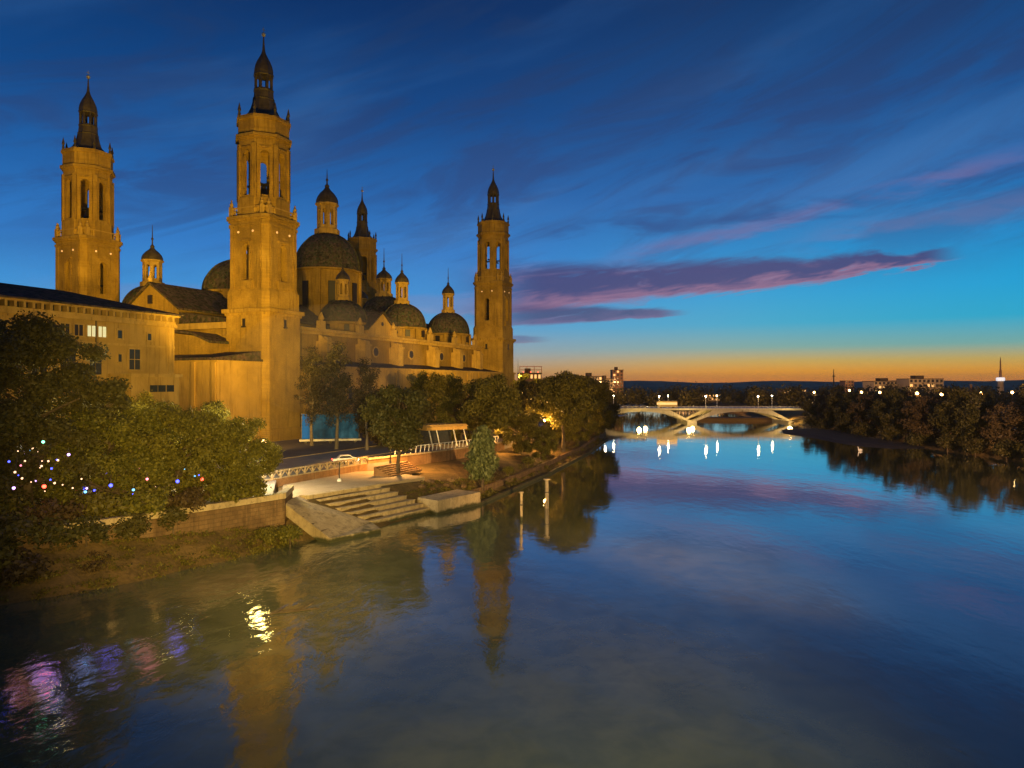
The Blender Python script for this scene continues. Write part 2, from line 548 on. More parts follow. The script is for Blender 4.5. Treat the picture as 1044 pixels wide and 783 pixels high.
M['farland'] = ground_mat('far_land', [(0.35, (0.04, 0.045, 0.02)), (0.7, (0.13, 0.10, 0.05))], 0.01, 1.0, 0.5)
M['hill'] = ground_mat('hill_land', [(0.35, (0.07, 0.035, 0.014)), (0.7, (0.15, 0.08, 0.03))], 0.004, 1.0, 0.5)

def leaf_mat(name, c0, c1, c2, trans=0.25):
    m, t, b = mat(name)
    g = t.node('ShaderNodeNewGeometry')
    oi = t.node('ShaderNodeObjectInfo')
    tc = t.node('ShaderNodeTexCoord').outputs['Object']
    n = t.noise(tc, 0.55, 4, 0.6)
    f = t.m('ADD', t.m('MULTIPLY', g.outputs['Random Per Island'], 0.5), t.m('MULTIPLY', n, 0.5))
    c = t.ramp(f, [(0.2, c0), (0.5, c1), (0.8, c2)])
    c = t.mix(t.m('MULTIPLY', oi.outputs['Random'], 0.35), c, tuple(x * y for x, y in zip(c1, (1.1, 0.8, 0.6))))
    t.link(c, b.inputs['Base Color'])
    b.inputs['Roughness'].default_value = 0.55
    b.inputs['Specular IOR Level'].default_value = 0.25
    tr = t.node('ShaderNodeBsdfTranslucent')
    t.link(c, tr.inputs[0])
    ms = t.node('ShaderNodeMixShader')
    ms.inputs[0].default_value = trans
    t.link(b.outputs[0], ms.inputs[1])
    t.link(tr.outputs[0], ms.inputs[2])
    t.link(ms.outputs[0], m.node_tree.nodes['Material Output'].inputs[0])
    return m
M['leaf'] = leaf_mat('leaves_green', (0.045, 0.050, 0.008), (0.11, 0.10, 0.014), (0.20, 0.17, 0.025))
M['leaf_dark'] = leaf_mat('leaves_dark', (0.035, 0.036, 0.010), (0.065, 0.062, 0.016), (0.11, 0.09, 0.026))
M['leaf_brown'] = leaf_mat('leaves_brown', (0.04, 0.028, 0.014), (0.075, 0.052, 0.024), (0.12, 0.085, 0.035))
M['leaf_grey'] = leaf_mat('leaves_grey', (0.045, 0.04, 0.032), (0.075, 0.068, 0.05), (0.12, 0.105, 0.075))
M['leaf_pale'] = leaf_mat('leaves_pale', (0.06, 0.08, 0.03), (0.11, 0.135, 0.05), (0.18, 0.2, 0.08))
M['bark'] = stone('bark', (0.05, 0.035, 0.022), (0.10, 0.07, 0.042), (0.17, 0.125, 0.08), 1.5)
M['barkpale'] = stone('pale_bark', (0.14, 0.11, 0.08), (0.24, 0.19, 0.13), (0.34, 0.28, 0.2), 1.5)

def water_mat():
    m, t, b = mat('river_water')
    geo = t.node('ShaderNodeNewGeometry')
    pos = geo.outputs['Position']
    n = t.noise(pos, 0.035, 5, 0.6, 0.8)
    n2 = t.noise(pos, 0.35, 6, 0.65, 0.4)
    f = t.m('ADD', t.m('MULTIPLY', n, 0.7), t.m('MULTIPLY', n2, 0.3))
    # paler olive patch off the steps
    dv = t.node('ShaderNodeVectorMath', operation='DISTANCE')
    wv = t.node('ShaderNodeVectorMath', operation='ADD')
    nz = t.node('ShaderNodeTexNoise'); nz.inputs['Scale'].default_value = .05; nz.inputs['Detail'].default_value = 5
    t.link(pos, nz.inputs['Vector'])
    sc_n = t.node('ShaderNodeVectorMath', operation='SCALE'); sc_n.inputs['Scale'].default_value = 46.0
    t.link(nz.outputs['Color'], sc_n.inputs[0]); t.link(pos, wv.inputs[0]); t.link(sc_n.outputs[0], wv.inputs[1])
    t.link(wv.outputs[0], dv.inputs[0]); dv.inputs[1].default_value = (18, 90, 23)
    pale_patch = t.smooth(dv.outputs['Value'], 44.0, 8.0)
    base = t.mix(t.m('MULTIPLY', pale_patch, t.smooth(n2, .3, .65, .45, 1.0)), t.ramp(f, [(0.35, (0.05, 0.066, 0.04)), (0.55, (0.10, 0.12, 0.06)), (0.72, (0.16, 0.175, 0.075))]), (0.25, 0.24, 0.12))
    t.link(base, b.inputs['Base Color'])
    if 0: t.link(t.ramp(f, [(0.35, (0.05, 0.066, 0.04)), (0.55, (0.10, 0.12, 0.06)), (0.72, (0.16, 0.175, 0.075))]), b.inputs['Base Color'])
    b.inputs['Roughness'].default_value = 0.045
    b.inputs['IOR'].default_value = 1.45
    b.inputs['Coat Weight'].default_value = 1.0
    b.inputs['Coat IOR'].default_value = 1.42
    b.inputs['Coat Roughness'].default_value = 0.035
    mp = t.node('ShaderNodeMapping')
    mp.inputs['Scale'].default_value = (1.0, 0.55, 1.0)
    mp.inputs['Rotation'].default_value = (0, 0, R(-20))
    t.link(pos, mp.inputs[0])
    r1 = t.noise(mp.outputs[0], 0.9, 5, 0.55, 0.3)
    r2 = t.noise(mp.outputs[0], 0.16, 4, 0.5, 0.3)
    # livelier water along the near left bank (current over shallows)
    se = t.node('ShaderNodeSeparateXYZ'); t.link(pos, se.inputs[0])
    lively = t.smooth(t.m('ADD', se.outputs[0], t.m('MULTIPLY', t.m('SUBTRACT', se.outputs[1], 60.0), -0.25)), 2.0, -32.0, 0.0, 1.0)
    lively = t.m('MULTIPLY', lively, t.smooth(se.outputs[1], 108.0, 78.0))
    lively = t.m('MULTIPLY', lively, t.smooth(n, 0.36, 0.6, 0.25, 1.0))
    h = t.m('ADD', t.m('MULTIPLY', r2, 0.035), t.m('MULTIPLY', r1, t.m('ADD', 0.012, t.m('MULTIPLY', lively, 0.10))))
    bp = t.node('ShaderNodeBump')
    bp.inputs['Strength'].default_value = 1.0
    bp.inputs['Distance'].default_value = 1.0
    t.link(h, bp.inputs['Height'])
    t.link(bp.outputs[0], b.inputs['Normal'])
    t.link(bp.outputs[0], b.inputs['Coat Normal'])
    return m
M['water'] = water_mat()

# ================================================================== setting: water, ground, hills
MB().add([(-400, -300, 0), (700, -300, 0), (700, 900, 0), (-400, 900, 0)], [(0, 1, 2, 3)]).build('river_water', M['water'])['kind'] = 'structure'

G = 4.5
S = [(-75, -60), (-52, 20), (-44, 50), (-41, 58.7), (-34, 65), (-27.4, 75), (-24.2, 82.5), (-20, 84), (-15.5, 91), (-10.6, 100), (-4.7, 109), (-1, 120), (7.5, 146), (20, 190), (31, 237), (40, 301), (47, 344), (60, 450), (58, 600), (40, 900)]
W_ = [(-82, -58), (-58, 22), (-49, 53), (-45, 62), (-38, 69.5), (-31, 79), (-26.6, 85.5), (-26.4, 90), (-22, 97), (-17, 106), (-10, 115.5), (-5, 124), (3, 149), (15, 192), (26, 239), (35, 302), (42, 345), (54, 451), (52, 602), (34, 900)]
Wz = [1.3, 2.6, 3.5, 3.5, 3.1, 2.2, 1.3] + [3.4, 3.4, 3.3, 2.9, 2.2, 2.2, 2.2, 2.4, 2.6, 3, 3, 3, 3]
RT = [(-84, -58), (-60, 22), (-51, 53), (-47, 62.8), (-40, 70.5), (-32.5, 80.3), (-28.6, 87), (-33.5, 104), (-31, 110), (-26, 121), (-17, 134), (-9, 147), (-2, 160), (9, 197), (20, 242), (30, 304), (38, 346), (48, 452), (46, 604), (28, 900)]
RTz = [1.5, 2.8, 3.7, 3.7, 3.3, 2.4, 1.5] + [3.5, 3.5, 3.4, 3.2, 3.2, 3.6, 4.0, 4.2, 4.3, 4.4, 4.4, 4.4, 4.4]
def strips(lines, name, m, sub=1):
    mb = MB()
    n = len(lines[0])
    for L in lines:
        mb.v.extend(L)
    for j in range(len(lines) - 1):
        for i in range(n - 1):
            mb.f.append((j * n + i, j * n + i + 1, (j + 1) * n + i + 1, (j + 1) * n + i))
    o = mb.build(name, m)
    return struct(o)
def jitter(L, a):
    return [(x + random.uniform(-a, a), y + random.uniform(-a, a), z) for x, y, z in L]
def dense(L, k=6):
    out = []
    for i in range(len(L) - 1):
        for q in range(k):
            t = q / k
            out.append(tuple(L[i][c] * (1 - t) + L[i + 1][c] * t for c in range(3)))
    out.append(L[-1])
    return out
sh = dense([(x, y, -0.7) for x, y in S]); wl = dense([(x, y, z) for (x, y), z in zip(W_, Wz)]); rl = dense([(x, y, z) for (x, y), z in zip(RT, RTz)])
def lerp_line(a, b, t, up=0.0, jit=0.0):
    return [(p[0] * (1 - t) + q[0] * t + random.uniform(-jit, jit), p[1] * (1 - t) + q[1] * t, p[2] * (1 - t) + q[2] * t + up * random.uniform(-1, 1)) for p, q in zip(a, b)]
strips([sh, lerp_line(sh, wl, 0.35, 0.16, 0.5), lerp_line(sh, wl, 0.7, 0.16, 0.3), wl, rl], 'riverbank', M['grassy'])
top = [(x, y, G) for x, y, z in rl]
strips([[(x, y, z - 0.3) for x, y, z in rl], top, [(-4000, y - 0.5 * x, G) for x, y, z in rl]], 'ground', M['paving'])
# road beside the promenade
u2 = Vector((0.3955, 0.9184))
rd = MB()
a0 = Vector((-60, 60)); a1 = a0 + u2 * 280
for off, nm, mm, wd, zz in ((0, 'road', M['asphalt'], 11.0, G + 0.004),):
    nn = Vector((-u2.y, u2.x))
    q = [a0, a1, a1 + nn * wd, a0 + nn * wd]
    rd.add([(p.x, p.y, zz) for p in q], [(0, 1, 2, 3)])
struct(rd.build('road', M['asphalt']))
nn = Vector((-u2.y, u2.x))
ln = MB()
for k in range(45):
    c = a0 + u2 * (3 + k * 6.2) + nn * 5.5
    e = c + u2 * 2.6
    ln.add([(c.x, c.y, G + 0.009), (e.x, e.y, G + 0.009), (e.x + nn.x * .15, e.y + nn.y * .15, G + 0.009), (c.x + nn.x * .15, c.y + nn.y * .15, G + 0.009)], [(0, 1, 2, 3)])
struct(ln.build('road_markings', M['white']))
kb = MB()
for w_ in (-0.35, 11.0):
    c = a0 + u2 * 140 + nn * (w_ + 0.17)
    kb.obox((c.x, c.y, G - 0.05), u2, 280, 0.34, 0.19)
struct(kb.build('kerb', M['concrete']))

# right bank
SR = [(150, -60), (128, 60), (117, 160), (115, 205), (117, 250), (121, 290), (127, 344), (140, 450), (140, 600), (130, 900)]
r0 = dense([(x, y, -0.7) for x, y in SR]); r1 = dense([(x + 5, y, 1.7) for x, y in SR]); r2 = dense([(x + 12, y, 3.4) for x, y in SR]); r3 = dense([(x + 4000, y, 4.0) for x, y in SR])
strips([jitter(r0, 0.9), jitter(lerp_line(r0, r1, 0.5, 0.2, 0.6), .3), jitter(r1, 0.4), r2, r3], 'riverbank', M['grassy'])
# gravel spit in front of the right bank
sp = MB()
ring = [(97, 268), (100, 246), (98, 226), (101, 208), (106, 199), (113, 198), (121, 204), (123, 235), (124, 270), (124, 300), (112, 300), (103, 288)]
ring = [(x + random.uniform(-.8, .8), y) for x, y in ring]
cx, cy = 112, 245
inner = [(x * .72 + cx * .28, y * .8 + cy * .2) for x, y in ring]
n = len(ring)
sp.v = [(x, y, -0.4) for x, y in ring] + [(x, y, 0.45 + random.uniform(-.1, .15)) for x, y in inner] + [(cx, cy, 0.6)]
sp.f = [(i, (i + 1) % n, n + (i + 1) % n, n + i) for i in range(n)] + [(n + i, n + (i + 1) % n, 2 * n) for i in range(n)]
struct(sp.build('gravel_bank', M['gravel']))
# sandy bank under the bridge, right span
sb = MB()
sb.prism(ngon(12, 1, 0), -0.5, 0.9, ngon(12, .8, 0))
o = sb.build('sand_bank', M['dirt']); o.scale = (26, 9, 1.6); o.location = (112, 362, 0); struct(o)
# land beyond the river bend and hills
struct(MB().add([(-9000, 560, 3.2), (9000, 560, 3.2), (9000, 9500, 3.2), (-9000, 9500, 3.2)], [(0, 1, 2, 3)]).build('far_land', M['farland']))
hm = MB()
N = 160
hv = []
for i in range(N + 1):
    a = -1.15 + 2.3 * i / N
    d = 5200
    h = 20 + 36 * (0.5 + 0.5 * math.sin(a * 7 + 1.0)) * (0.55 + 0.45 * math.sin(a * 19)) + 10 * math.sin(a * 41) + random.uniform(0, 5)
    h = h * .55 + 14 * max(0, min(1, (a - 0.32) / 0.3))
    hv.append((d * math.sin(a), d * math.cos(a), 3.0, 18 + max(6, h)))
hm.v = [(x, y, z) for x, y, z, h in hv] + [(x * 1.08, y * 1.08, h) for x, y, z, h in hv] + [(x * 1.5, y * 1.5, 3) for x, y, z, h in hv]
for j in range(2):
    for i in range(N):
        k = N + 1
        hm.f.append((j * k + i, j * k + i + 1, (j + 1) * k + i + 1, (j + 1) * k + i))
struct(hm.build('hills', M['hill'], smooth=True))

# ================================================================== basilica
UA = math.atan2(0.9184, 0.3955)
bas = thing('basilica', 'huge floodlit ochre brick basilica with four bell towers and tiled domes', 'church', (-60.5, 178, G), UA)
def bpart(mb, name, m, parent=None, smooth=False):
    return mb.build(name, m, parent or bas, dz=G, smooth=smooth)

# ---- tower prototype, local origin on its own axis at ground level
def make_tower():
    p1 = chamfered(13.2, 1.2)
    t = MB()
    t.prism(grow(p1, 0.5), 4.5, 7.5)
    t.prism(p1, 7.5, 34.6)
    t.prism(grow(p1, 0.4), 34.2, 34.8).prism(grow(p1, 1.1), 34.8, 35.7)
    p1b = chamfered(12.9, 1.25)
    t.prism(p1b, 35.7, 40.0)
    tw = t.build('tower', M['brick'], bas, dz=G)
    # slit windows of the lower shaft
    for k in range(4):
        a = k * math.pi / 2
        q = MB(); q.box(6.56, 6.66, -0.42, 0.42, 31.6, 33.4).box(6.6, 6.9, -0.6, 0.6, 31.3, 31.6)
        o = q.build('slit_window', M['dark'], tw, dz=G); o.rotation_euler = (0, 0, a)
    # second stage with one tall arched opening per side
    p2 = chamfered(12.0, 1.2)
    s = MB()
    s.prism(grow(p2, 0.3), 40.0, 40.5)
    for i in range(8):
        q0, q1 = p2[i], p2[(i + 1) % 8]
        L = math.hypot(q1[0] - q0[0], q1[1] - q0[1])
        if L > 5:
            s.wall(q0, q1, 1.3, 40.5, 56.6, [(L / 2 - 0.95, L / 2 + 0.95, 42.6, 51.4, True)])
        else:
            s.wall(q0, q1, 1.3, 40.5, 56.6)
    s.prism(grow(p2, -1.0), 40.4, 41.2)
    for k in range(4):   # pilasters and balcony under each opening
        a = k * math.pi / 2
        c, sn = math.cos(a), math.sin(a)
        rot = lambda x, y: (c * x - sn * y, sn * x + c * y)
        for (y0, y1, x1, z0, z1) in ((-4.6, -3.5, 6.22, 40.5, 55.4), (3.5, 4.6, 6.22, 40.5, 55.4), (-2.2, 2.2, 6.5, 40.5, 42.4), (-1.5, -1.05, 6.16, 42.4, 50.6), (1.05, 1.5, 6.16, 42.4, 50.6), (-1.7, 1.7, 6.35, 51.7, 52.2)):
            s.prism([rot(5.9, y0), rot(x1, y0), rot(x1, y1), rot(5.9, y1)], z0, z1)
    s.prism(grow(p2, 0.3), 55.4, 55.9).prism(grow(p2, 0.4), 56.6, 57.1).prism(grow(p2, 0.8), 57.1, 57.8)
    s.build('bell_stage', M['brick'], tw, dz=G)
    for k in range(4):   # lit oculi under the cornice
        a = k * math.pi / 2
        for y in (-2.2, 2.2):
            q = MB(); q.tube((5.95, y, 54.0), (6.12, y, 54.0), 0.26, 0.26, 10)
            o = q.build('oculus', M['lit_oculus'], tw, dz=G); o.rotation_euler = (0, 0, a)
    # dim bell frames seen through the openings
    q = MB(); q.box(-4.4, 4.4, -0.2, 0.2, 45.4, 45.9).box(-0.2, 0.2, -4.4, 4.4, 45.4, 45.9)
    q.lathe([(0.15, 45.4), (0.5, 45.2), (0.65, 44.4), (1.0, 43.6)], 10)
    q.build('bell_frame', M['iron'], tw, dz=G)
    # balustrade with urns
    bl = MB()
    pb = grow(p2, -0.35)
    for i in range(8):
        q0, q1 = Vector(pb[i]), Vector(pb[(i + 1) % 8])
        L = (q1 - q0).length
        mid = (q0 + q1) / 2
        bl.obox((mid.x, mid.y, 57.8), q1 - q0, L, 0.4, 0.35).obox((mid.x, mid.y, 59.6), q1 - q0, L, 0.5, 0.3)
        nb = max(2, int(L / 0.75))
        for k in range(nb):
            p = q0 + (q1 - q0) * ((k + 0.5) / nb)
            bl.lathe([(0.12, 58.1), (0.22, 58.6), (0.12, 59.1), (0.16, 59.6)], 6, p.x, p.y)
        bl.obox((q0.x, q0.y, 57.8), q1 - q0, 0.9, 0.9, 2.4)
        bl.lathe([(0.2, 60.2), (0.4, 60.5), (0.42, 60.9), (0.16, 61.3), (0.2, 61.6), (0.05, 62.0)], 8, q0.x, q0.y)
    bl.build('balustrade', M['stone'], tw, dz=G)
    # octagonal belfry
    D = 11.3
    ro = D / 2 / math.cos(math.pi / 8)
    p3 = ngon(8, ro, math.pi / 8)
    b = MB()
    b.prism(grow(p3, 0.35), 57.8, 62.2)
    for i in range(8):
        q0, q1 = Vector(p3[i]), Vector(p3[(i + 1) % 8])
        L = (q1 - q0).length
        b.wall(q0, q1, 1.1, 62.2, 76.0, [(L / 2 - 0.98, L / 2 + 0.98, 62.8, 73.4, True)])
        b.obox((q0.x * 1.01, q0.y * 1.01, 62.2), q0, 0.5, 1.0, 12.6)
        mid = (q0 + q1) / 2 * 1.015
        b.obox((mid.x, mid.y, 73.9), q1 - q0, 2.6, 0.5, 0.4)
    b.prism(grow(p3, -1.2), 75.6, 77.0)
    b.prism(grow(p3, 0.3), 76.0, 76.5).prism(grow(p3, 0.8), 76.5, 77.2).prism(grow(p3, 0.15), 77.2, 80.7).prism(grow(p3, 0.55), 80.7, 81.3).prism(grow(p3, 0.35), 81.3, 81.7)
    b.build('belfry', M['brick'], tw, dz=G)
    q = MB(); q.box(-5, 5, -0.15, 0.15, 66.3, 66.8).box(-0.15, 0.15, -5, 5, 66.3, 66.8)
    q.lathe([(0.2, 66.3), (0.6, 66.0), (0.8, 65.0), (1.25, 63.9)], 10)
    q.build('bell', M['iron'], tw, dz=G)
    # slate spire
    sp = MB()
    sp.lathe([(5.3, 81.7), (4.9, 82.1), (3.9, 83.1), (3.3, 84.3), (2.9, 85.6), (2.65, 86.8), (2.75, 87.0), (2.5, 87.3), (2.35, 88.9), (2.5, 89.2), (2.3, 89.6)], 8, phase=math.pi / 8)
    for x, y in ngon(8, 1.95, math.pi / 8):
        sp.tube((x, y, 89.5), (x, y, 93.0), 0.34, 0.34, 6)
    sp.lathe([(2.35, 92.7), (2.5, 93.0), (2.35, 93.3), (2.35, 94.0), (2.1, 95.2), (1.6, 96.4), (1.05, 97.4), (0.62, 98.3), (0.4, 99.0), (0.25, 100.5), (0.12, 102.7)], 8, phase=math.pi / 8)
    sp.build('spire', M['slate'], tw, dz=G)
    for x, y in ngon(8, 6.05, math.pi / 8):
        q = MB(); q.lathe([(0.35, 81.7), (0.35, 82.5), (0.2, 82.7), (0.42, 83.2), (0.3, 83.8), (0.06, 84.9)], 6, x, y)
        q.build('pinnacle', M['slate'], tw, dz=G)
    q = MB(); q.ball((0, 0, 103.1), 0.55, 10, 6).tube((0, 0, 103.6), (0, 0, 104.9), 0.07).box(-0.45, 0.45, -0.06, 0.06, 104.2, 104.35)
    q.build('finial', M['gilt'], tw, dz=G)
    return tw
t0 = make_tower()
t0['label'] = 'nearest bell tower, brick with octagonal belfry and slate spire'
for (a, b, lb) in ((130, -1.6, 'farthest riverside bell tower'), (0, 62, 'bell tower standing alone at the far left'), (130, 62, 'bell tower half hidden behind the great dome')):
    c = copy_tree(t0, bas)
    c.location = (a, b, 0)
    if b < 0: c.scale = (1, 1, 1.02)
    c['label'] = lb

# ---- body of the church (local a along the river, b away from it; z in world metres)
def gable_roof(mb, a0, a1, b0, b1, z0, z1, along='a', over=0.6):
    if along == 'a':
        m = (b0 + b1) / 2
        mb.slab([(a0 - over, b0 - over, z0), (a0 - over, m, z1), (a0 - over, b1 + over, z0), (a0 - over, m, z1 - .5 + 0.01)] if False else [(a0 - over, b0 - over, z0), (a0 - over, b1 + over, z0), (a0 - over, m, z1)], (a1 - a0 + 2 * over, 0, 0))
    else:
        m = (a0 + a1) / 2
        mb.slab([(a0 - over, b0 - over, z0), (a1 + over, b0 - over, z0), (m, b0 - over, z1)], (0, b1 - b0 + 2 * over, 0))
    return mb
w1 = MB()
w1.box(-5, 135, 1.0, 61, 4.5, 32.2)
w1.box(-5, 135, 1.0, 61, 32.2, 32.21)
bpart(w1, 'wall', M['wallbrick'])
cn_ = MB()
cn_.box(7, 123, 0.3, 1.0, 31.4, 32.2).box(7, 123, -0.4, 1.0, 32.2, 33.0)
cn_.box(-5.9, -5.0, 6, 56, 31.4, 32.9)
bpart(cn_, 'cornice', M['stone'])
lw = MB()
lw.box(9, 138, -7.6, -6.7, 4.5, 22.0).box(9, 122, -6.7, 1.0, 4.5, 21.6)
lw.box(8.7, 138.3, -8.0, -6.7, 22.0, 22.7)
for k in range(14):
    a = 10 + k * 9.4
    lw.box(a, a + 1.2, -7.95, -7.6, 4.5, 22.0)
bpart(lw, 'chapel_wall', M['plaster'])
lr = MB()
lr.slab([(9, -7.4, 22.72), (9, 0.9, 24.4), (9, 0.9, 21.8), (9, -7.4, 21.8)], (114, 0, 0))
bpart(lr, 'chapel_roof', M['rooftile'])
for k in range(13):
    a = 15.3 + k * 9.4
    q = MB()
    q.wall((a - 1.2, -7.75), (a + 1.2, -7.75), 0.14, 12.0, 17.5, [(0.3, 2.1, 12.4, 17.2, True)])
    o = bpart(q, 'chapel_window', M['stone'])
    q = MB(); q.box(a - 0.95, a + 0.95, -7.66, -7.62, 12.3, 17.2)
    q.build('pane', M['dark'], o, dz=G)
# buttresses with scrolled tops on the river front
for a in (22.5, 40.5, 58.5, 82, 100, 117):
    q = MB()
    q.box(a - 1.3, a + 1.3, -2.6, 1.0, 23.2, 29.6)
    q.slab([(a - 1.3, -2.6, 29.6), (a - 1.3, 0.25, 29.6), (a - 1.3, 0.25, 31.4), (a - 1.3, -0.9, 31.0), (a - 1.3, -1.6, 30.4)], (2.6, 0, 0))
    q.box(a - 1.6, a + 1.6, -2.9, 0.2, 29.2, 29.65)
    q.tube((a - 1.0, -1.7, 30.1), (a + 1.0, -1.7, 30.1), 0.75, 0.75, 12)
    bpart(q, 'buttress', M['stone'])
    q = MB(); q.box(a - 1.25, a + 1.25, -0.2, 0.9, 33.0, 35.2).lathe([(0.4, 35.2), (0.9, 35.8), (0.6, 36.6), (0.1, 37.6)], 8, a, 0.35)
    bpart(q, 'parapet_urn', M['stone'])
# round windows between buttresses
for a0_, a1_ in ((24, 39), (42, 57), (60, 80.5), (83.5, 98.5), (101.5, 115.5)):
    m_ = (a0_ + a1_) / 2
    q = MB(); q.tube((m_, 0.99, 27.8), (m_, 0.75, 27.8), 1.7, 1.7, 20)
    o = bpart(q, 'round_window', M['stone'])
    q = MB(); q.tube((m_, 0.74, 27.8), (m_, 0.72, 27.8), 1.3, 1.3, 20)
    q.build('pane', M['dark'], o, dz=G)
# aisle roofs, nave and its roof
ar = MB()
ar.slab([(-4.9, 0.2, 33.01), (-4.9, 22.5, 36.0), (-4.9, 22.5, 32.3), (-4.9, 0.2, 32.3)], (139.8, 0, 0))
ar.slab([(-4.9, 61.8, 33.01), (-4.9, 41.5, 36.0), (-4.9, 41.5, 32.3), (-4.9, 61.8, 32.3)], (139.8, 0, 0))
bpart(ar, 'aisle_roof', M['rooftile'])
nv = MB()
nv.box(-5.2, 135, 22.6, 41.4, 32.25, 36.9)
nv.slab([(-5.2, 22.6, 36.9), (-5.2, 41.4, 36.9), (-5.2, 32, 43.4)], (0.9, 0, 0))
bpart(nv, 'nave_wall', M['wallbrick'])
nr = MB()
for s in (-1, 1):
    e = 32 + s * 10.2
    nr.slab([(-5.9, e, 36.45), (-5.9, 32, 43.5), (-5.9, 32, 44.0), (-5.9, e, 36.95)], (141.5, 0, 0))
bpart(nr, 'nave_roof', M['rooftile'])
gd = MB(); gd.box(-5.5, -5.2, 31.3, 32.7, 38.4, 40.6)
bpart(gd, 'gable_window', M['dark'])
gc = MB(); gc.lathe([(0.5, 44.0), (0.7, 44.8), (0.3, 45.6), (0.1, 47.0)], 8, -5.3, 32)
bpart(gc, 'gable_cross', M['stone'])
# gable on the river side
gb = MB()
gb.box(45.5, 60.5, 0.8, 20, 33.0, 34.6)
gb.slab([(45.5, 0.8, 34.6), (60.5, 0.8, 34.6), (53, 0.8, 40.0)], (0, 1.0, 0))
bpart(gb, 'river_gable', M['plaster'])
gr_ = MB()
for s in (-1, 1):
    gr_.slab([(53, 0.3, 40.1), (53 + s * 8.3, 0.3, 34.2), (53 + s * 8.3, 0.3, 34.7), (53, 0.3, 40.6)], (0, 21, 0))
bpart(gr_, 'river_gable_roof', M['rooftile'])
q = MB(); q.tube((53, 0.78, 36.6), (53, 0.7, 36.6), 0.6, 0.6, 12)
bpart(q, 'gable_oculus', M['dark'])

def make_dome(a, b, r, z_base, z_spring, z_top, lan_r, lan_top, cap_top, tip, n=16, ribs=8, sides=8, lab=None):
    d = MB()
    d.lathe([(r * 1.02, z_base), (r * 1.02, z_spring - 0.9), (r * 1.08, z_spring - 0.7), (r * 1.08, z_spring - 0.2), (r * 1.02, z_spring)], n, a, b)
    for k in range(ribs):
        t = 2 * math.pi * (k + 0.5) / ribs
        x, y = a + math.cos(t) * r * 1.03, b + math.sin(t) * r * 1.03
        d.obox((x, y, z_base), (math.cos(t), math.sin(t)), 0.9, r * 0.16, z_spring - z_base - 0.7)
    drum = bpart(d, 'dome', M['brick'])
    if lab: drum['label'] = lab
    c = MB()
    prof = []
    for k in range(13):
        t = math.pi / 2 * k / 12
        prof.append((max(r * math.cos(t), lan_r * 0.9), z_spring + (z_top - z_spring) * math.sin(t) ** 0.92))
    c.lathe(prof, max(24, n), a, b)
    for k in range(ribs):
        t = 2 * math.pi * (k + 0.5) / ribs
        pts = [(a + math.cos(t) * (p[0] + .02), b + math.sin(t) * (p[0] + .02), p[1]) for p in prof]
        c.path(pts, [0.28 * r / 10] * len(pts), 5)
    c.build('dome_shell', M['dometile'], drum, dz=G, smooth=True)
    l = MB()
    h = lan_top - z_top
    l.lathe([(lan_r * 1.25, z_top - 0.5), (lan_r * 1.25, z_top + 0.12 * h), (lan_r, z_top + 0.14 * h), (lan_r, z_top + 0.2 * h)], sides, a, b)
    pl = ngon(sides, lan_r, 0, a, b)
    for i in range(sides):
        q0, q1 = pl[i], pl[(i + 1) % sides]
        L = math.dist(q0, q1)
        l.wall(q0, q1, lan_r * 0.22, z_top + 0.2 * h, lan_top - 0.1 * h, [(L * 0.26, L * 0.74, z_top + 0.26 * h, lan_top - 0.2 * h, True)])
    l.lathe([(lan_r * 1.0, lan_top - 0.1 * h), (lan_r * 1.18, lan_top - 0.05 * h), (lan_r * 1.18, lan_top)], sides, a, b)
    l.build('lantern', M['stone'], drum, dz=G)
    s = MB()
    H = cap_top - lan_top
    s.lathe([(lan_r * 1.12, lan_top), (lan_r * 1.1, lan_top + 0.18 * H), (lan_r * 0.98, lan_top + 0.36 * H), (lan_r * 0.7, lan_top + 0.58 * H), (lan_r * 0.38, lan_top + 0.75 * H), (lan_r * 0.2, lan_top + 0.9 * H), (lan_r * 0.24, cap_top), (lan_r * 0.08, cap_top + 0.1 * (tip - cap_top)), (0.06, tip)], 12, a, b)
    s.ball((a, b, cap_top + 0.35 * (tip - cap_top)), lan_r * 0.14, 8, 5)
    s.build('lantern_cap', M['slate'], drum, dz=G, smooth=True)
    for k in range(ribs):
        t = 2 * math.pi * k / ribs
        q = MB()
        cx, cy = a + math.cos(t) * r * 1.0, b + math.sin(t) * r * 1.0
        q.obox((cx, cy, z_base + (z_spring - z_base) * 0.25), (math.cos(t), math.sin(t)), r * 0.09, r * 0.2, (z_spring - z_base) * 0.5)
        q.build('drum_window', M['dark'], drum, dz=G)
    return drum
make_dome(65, 31, 11.0, 38, 56.5, 69.5, 3.4, 79.5, 85.8, 91.5, 24, 8, lab='great central dome')
make_dome(100, 31, 8.8, 38, 44.0, 52.0, 2.8, 58.5, 62.5, 70.5, 16, 8, lab='middle dome with a wide lantern')
make_dome(29, 34, 11.5, 38, 45.0, 55.0, 2.6, 61.0, 65.0, 70.0, 16, 8, lab='dome mostly hidden by the nearest tower')
for a in (12, 46, 80, 114):
    for b in (10.5, 51.5):
        if a == 46 and b < 20:
            make_dome(a, b, 7.4, 33, 36.8, 43.8, 1.9, 50.0, 53.2, 58.5, 16, 8)
        else:
            make_dome(a, b, 8.3, 33, 37.6, 46.2, 2.6 if b > 20 else 2.2, 53.4, 57.4, 63.6, 16, 8)
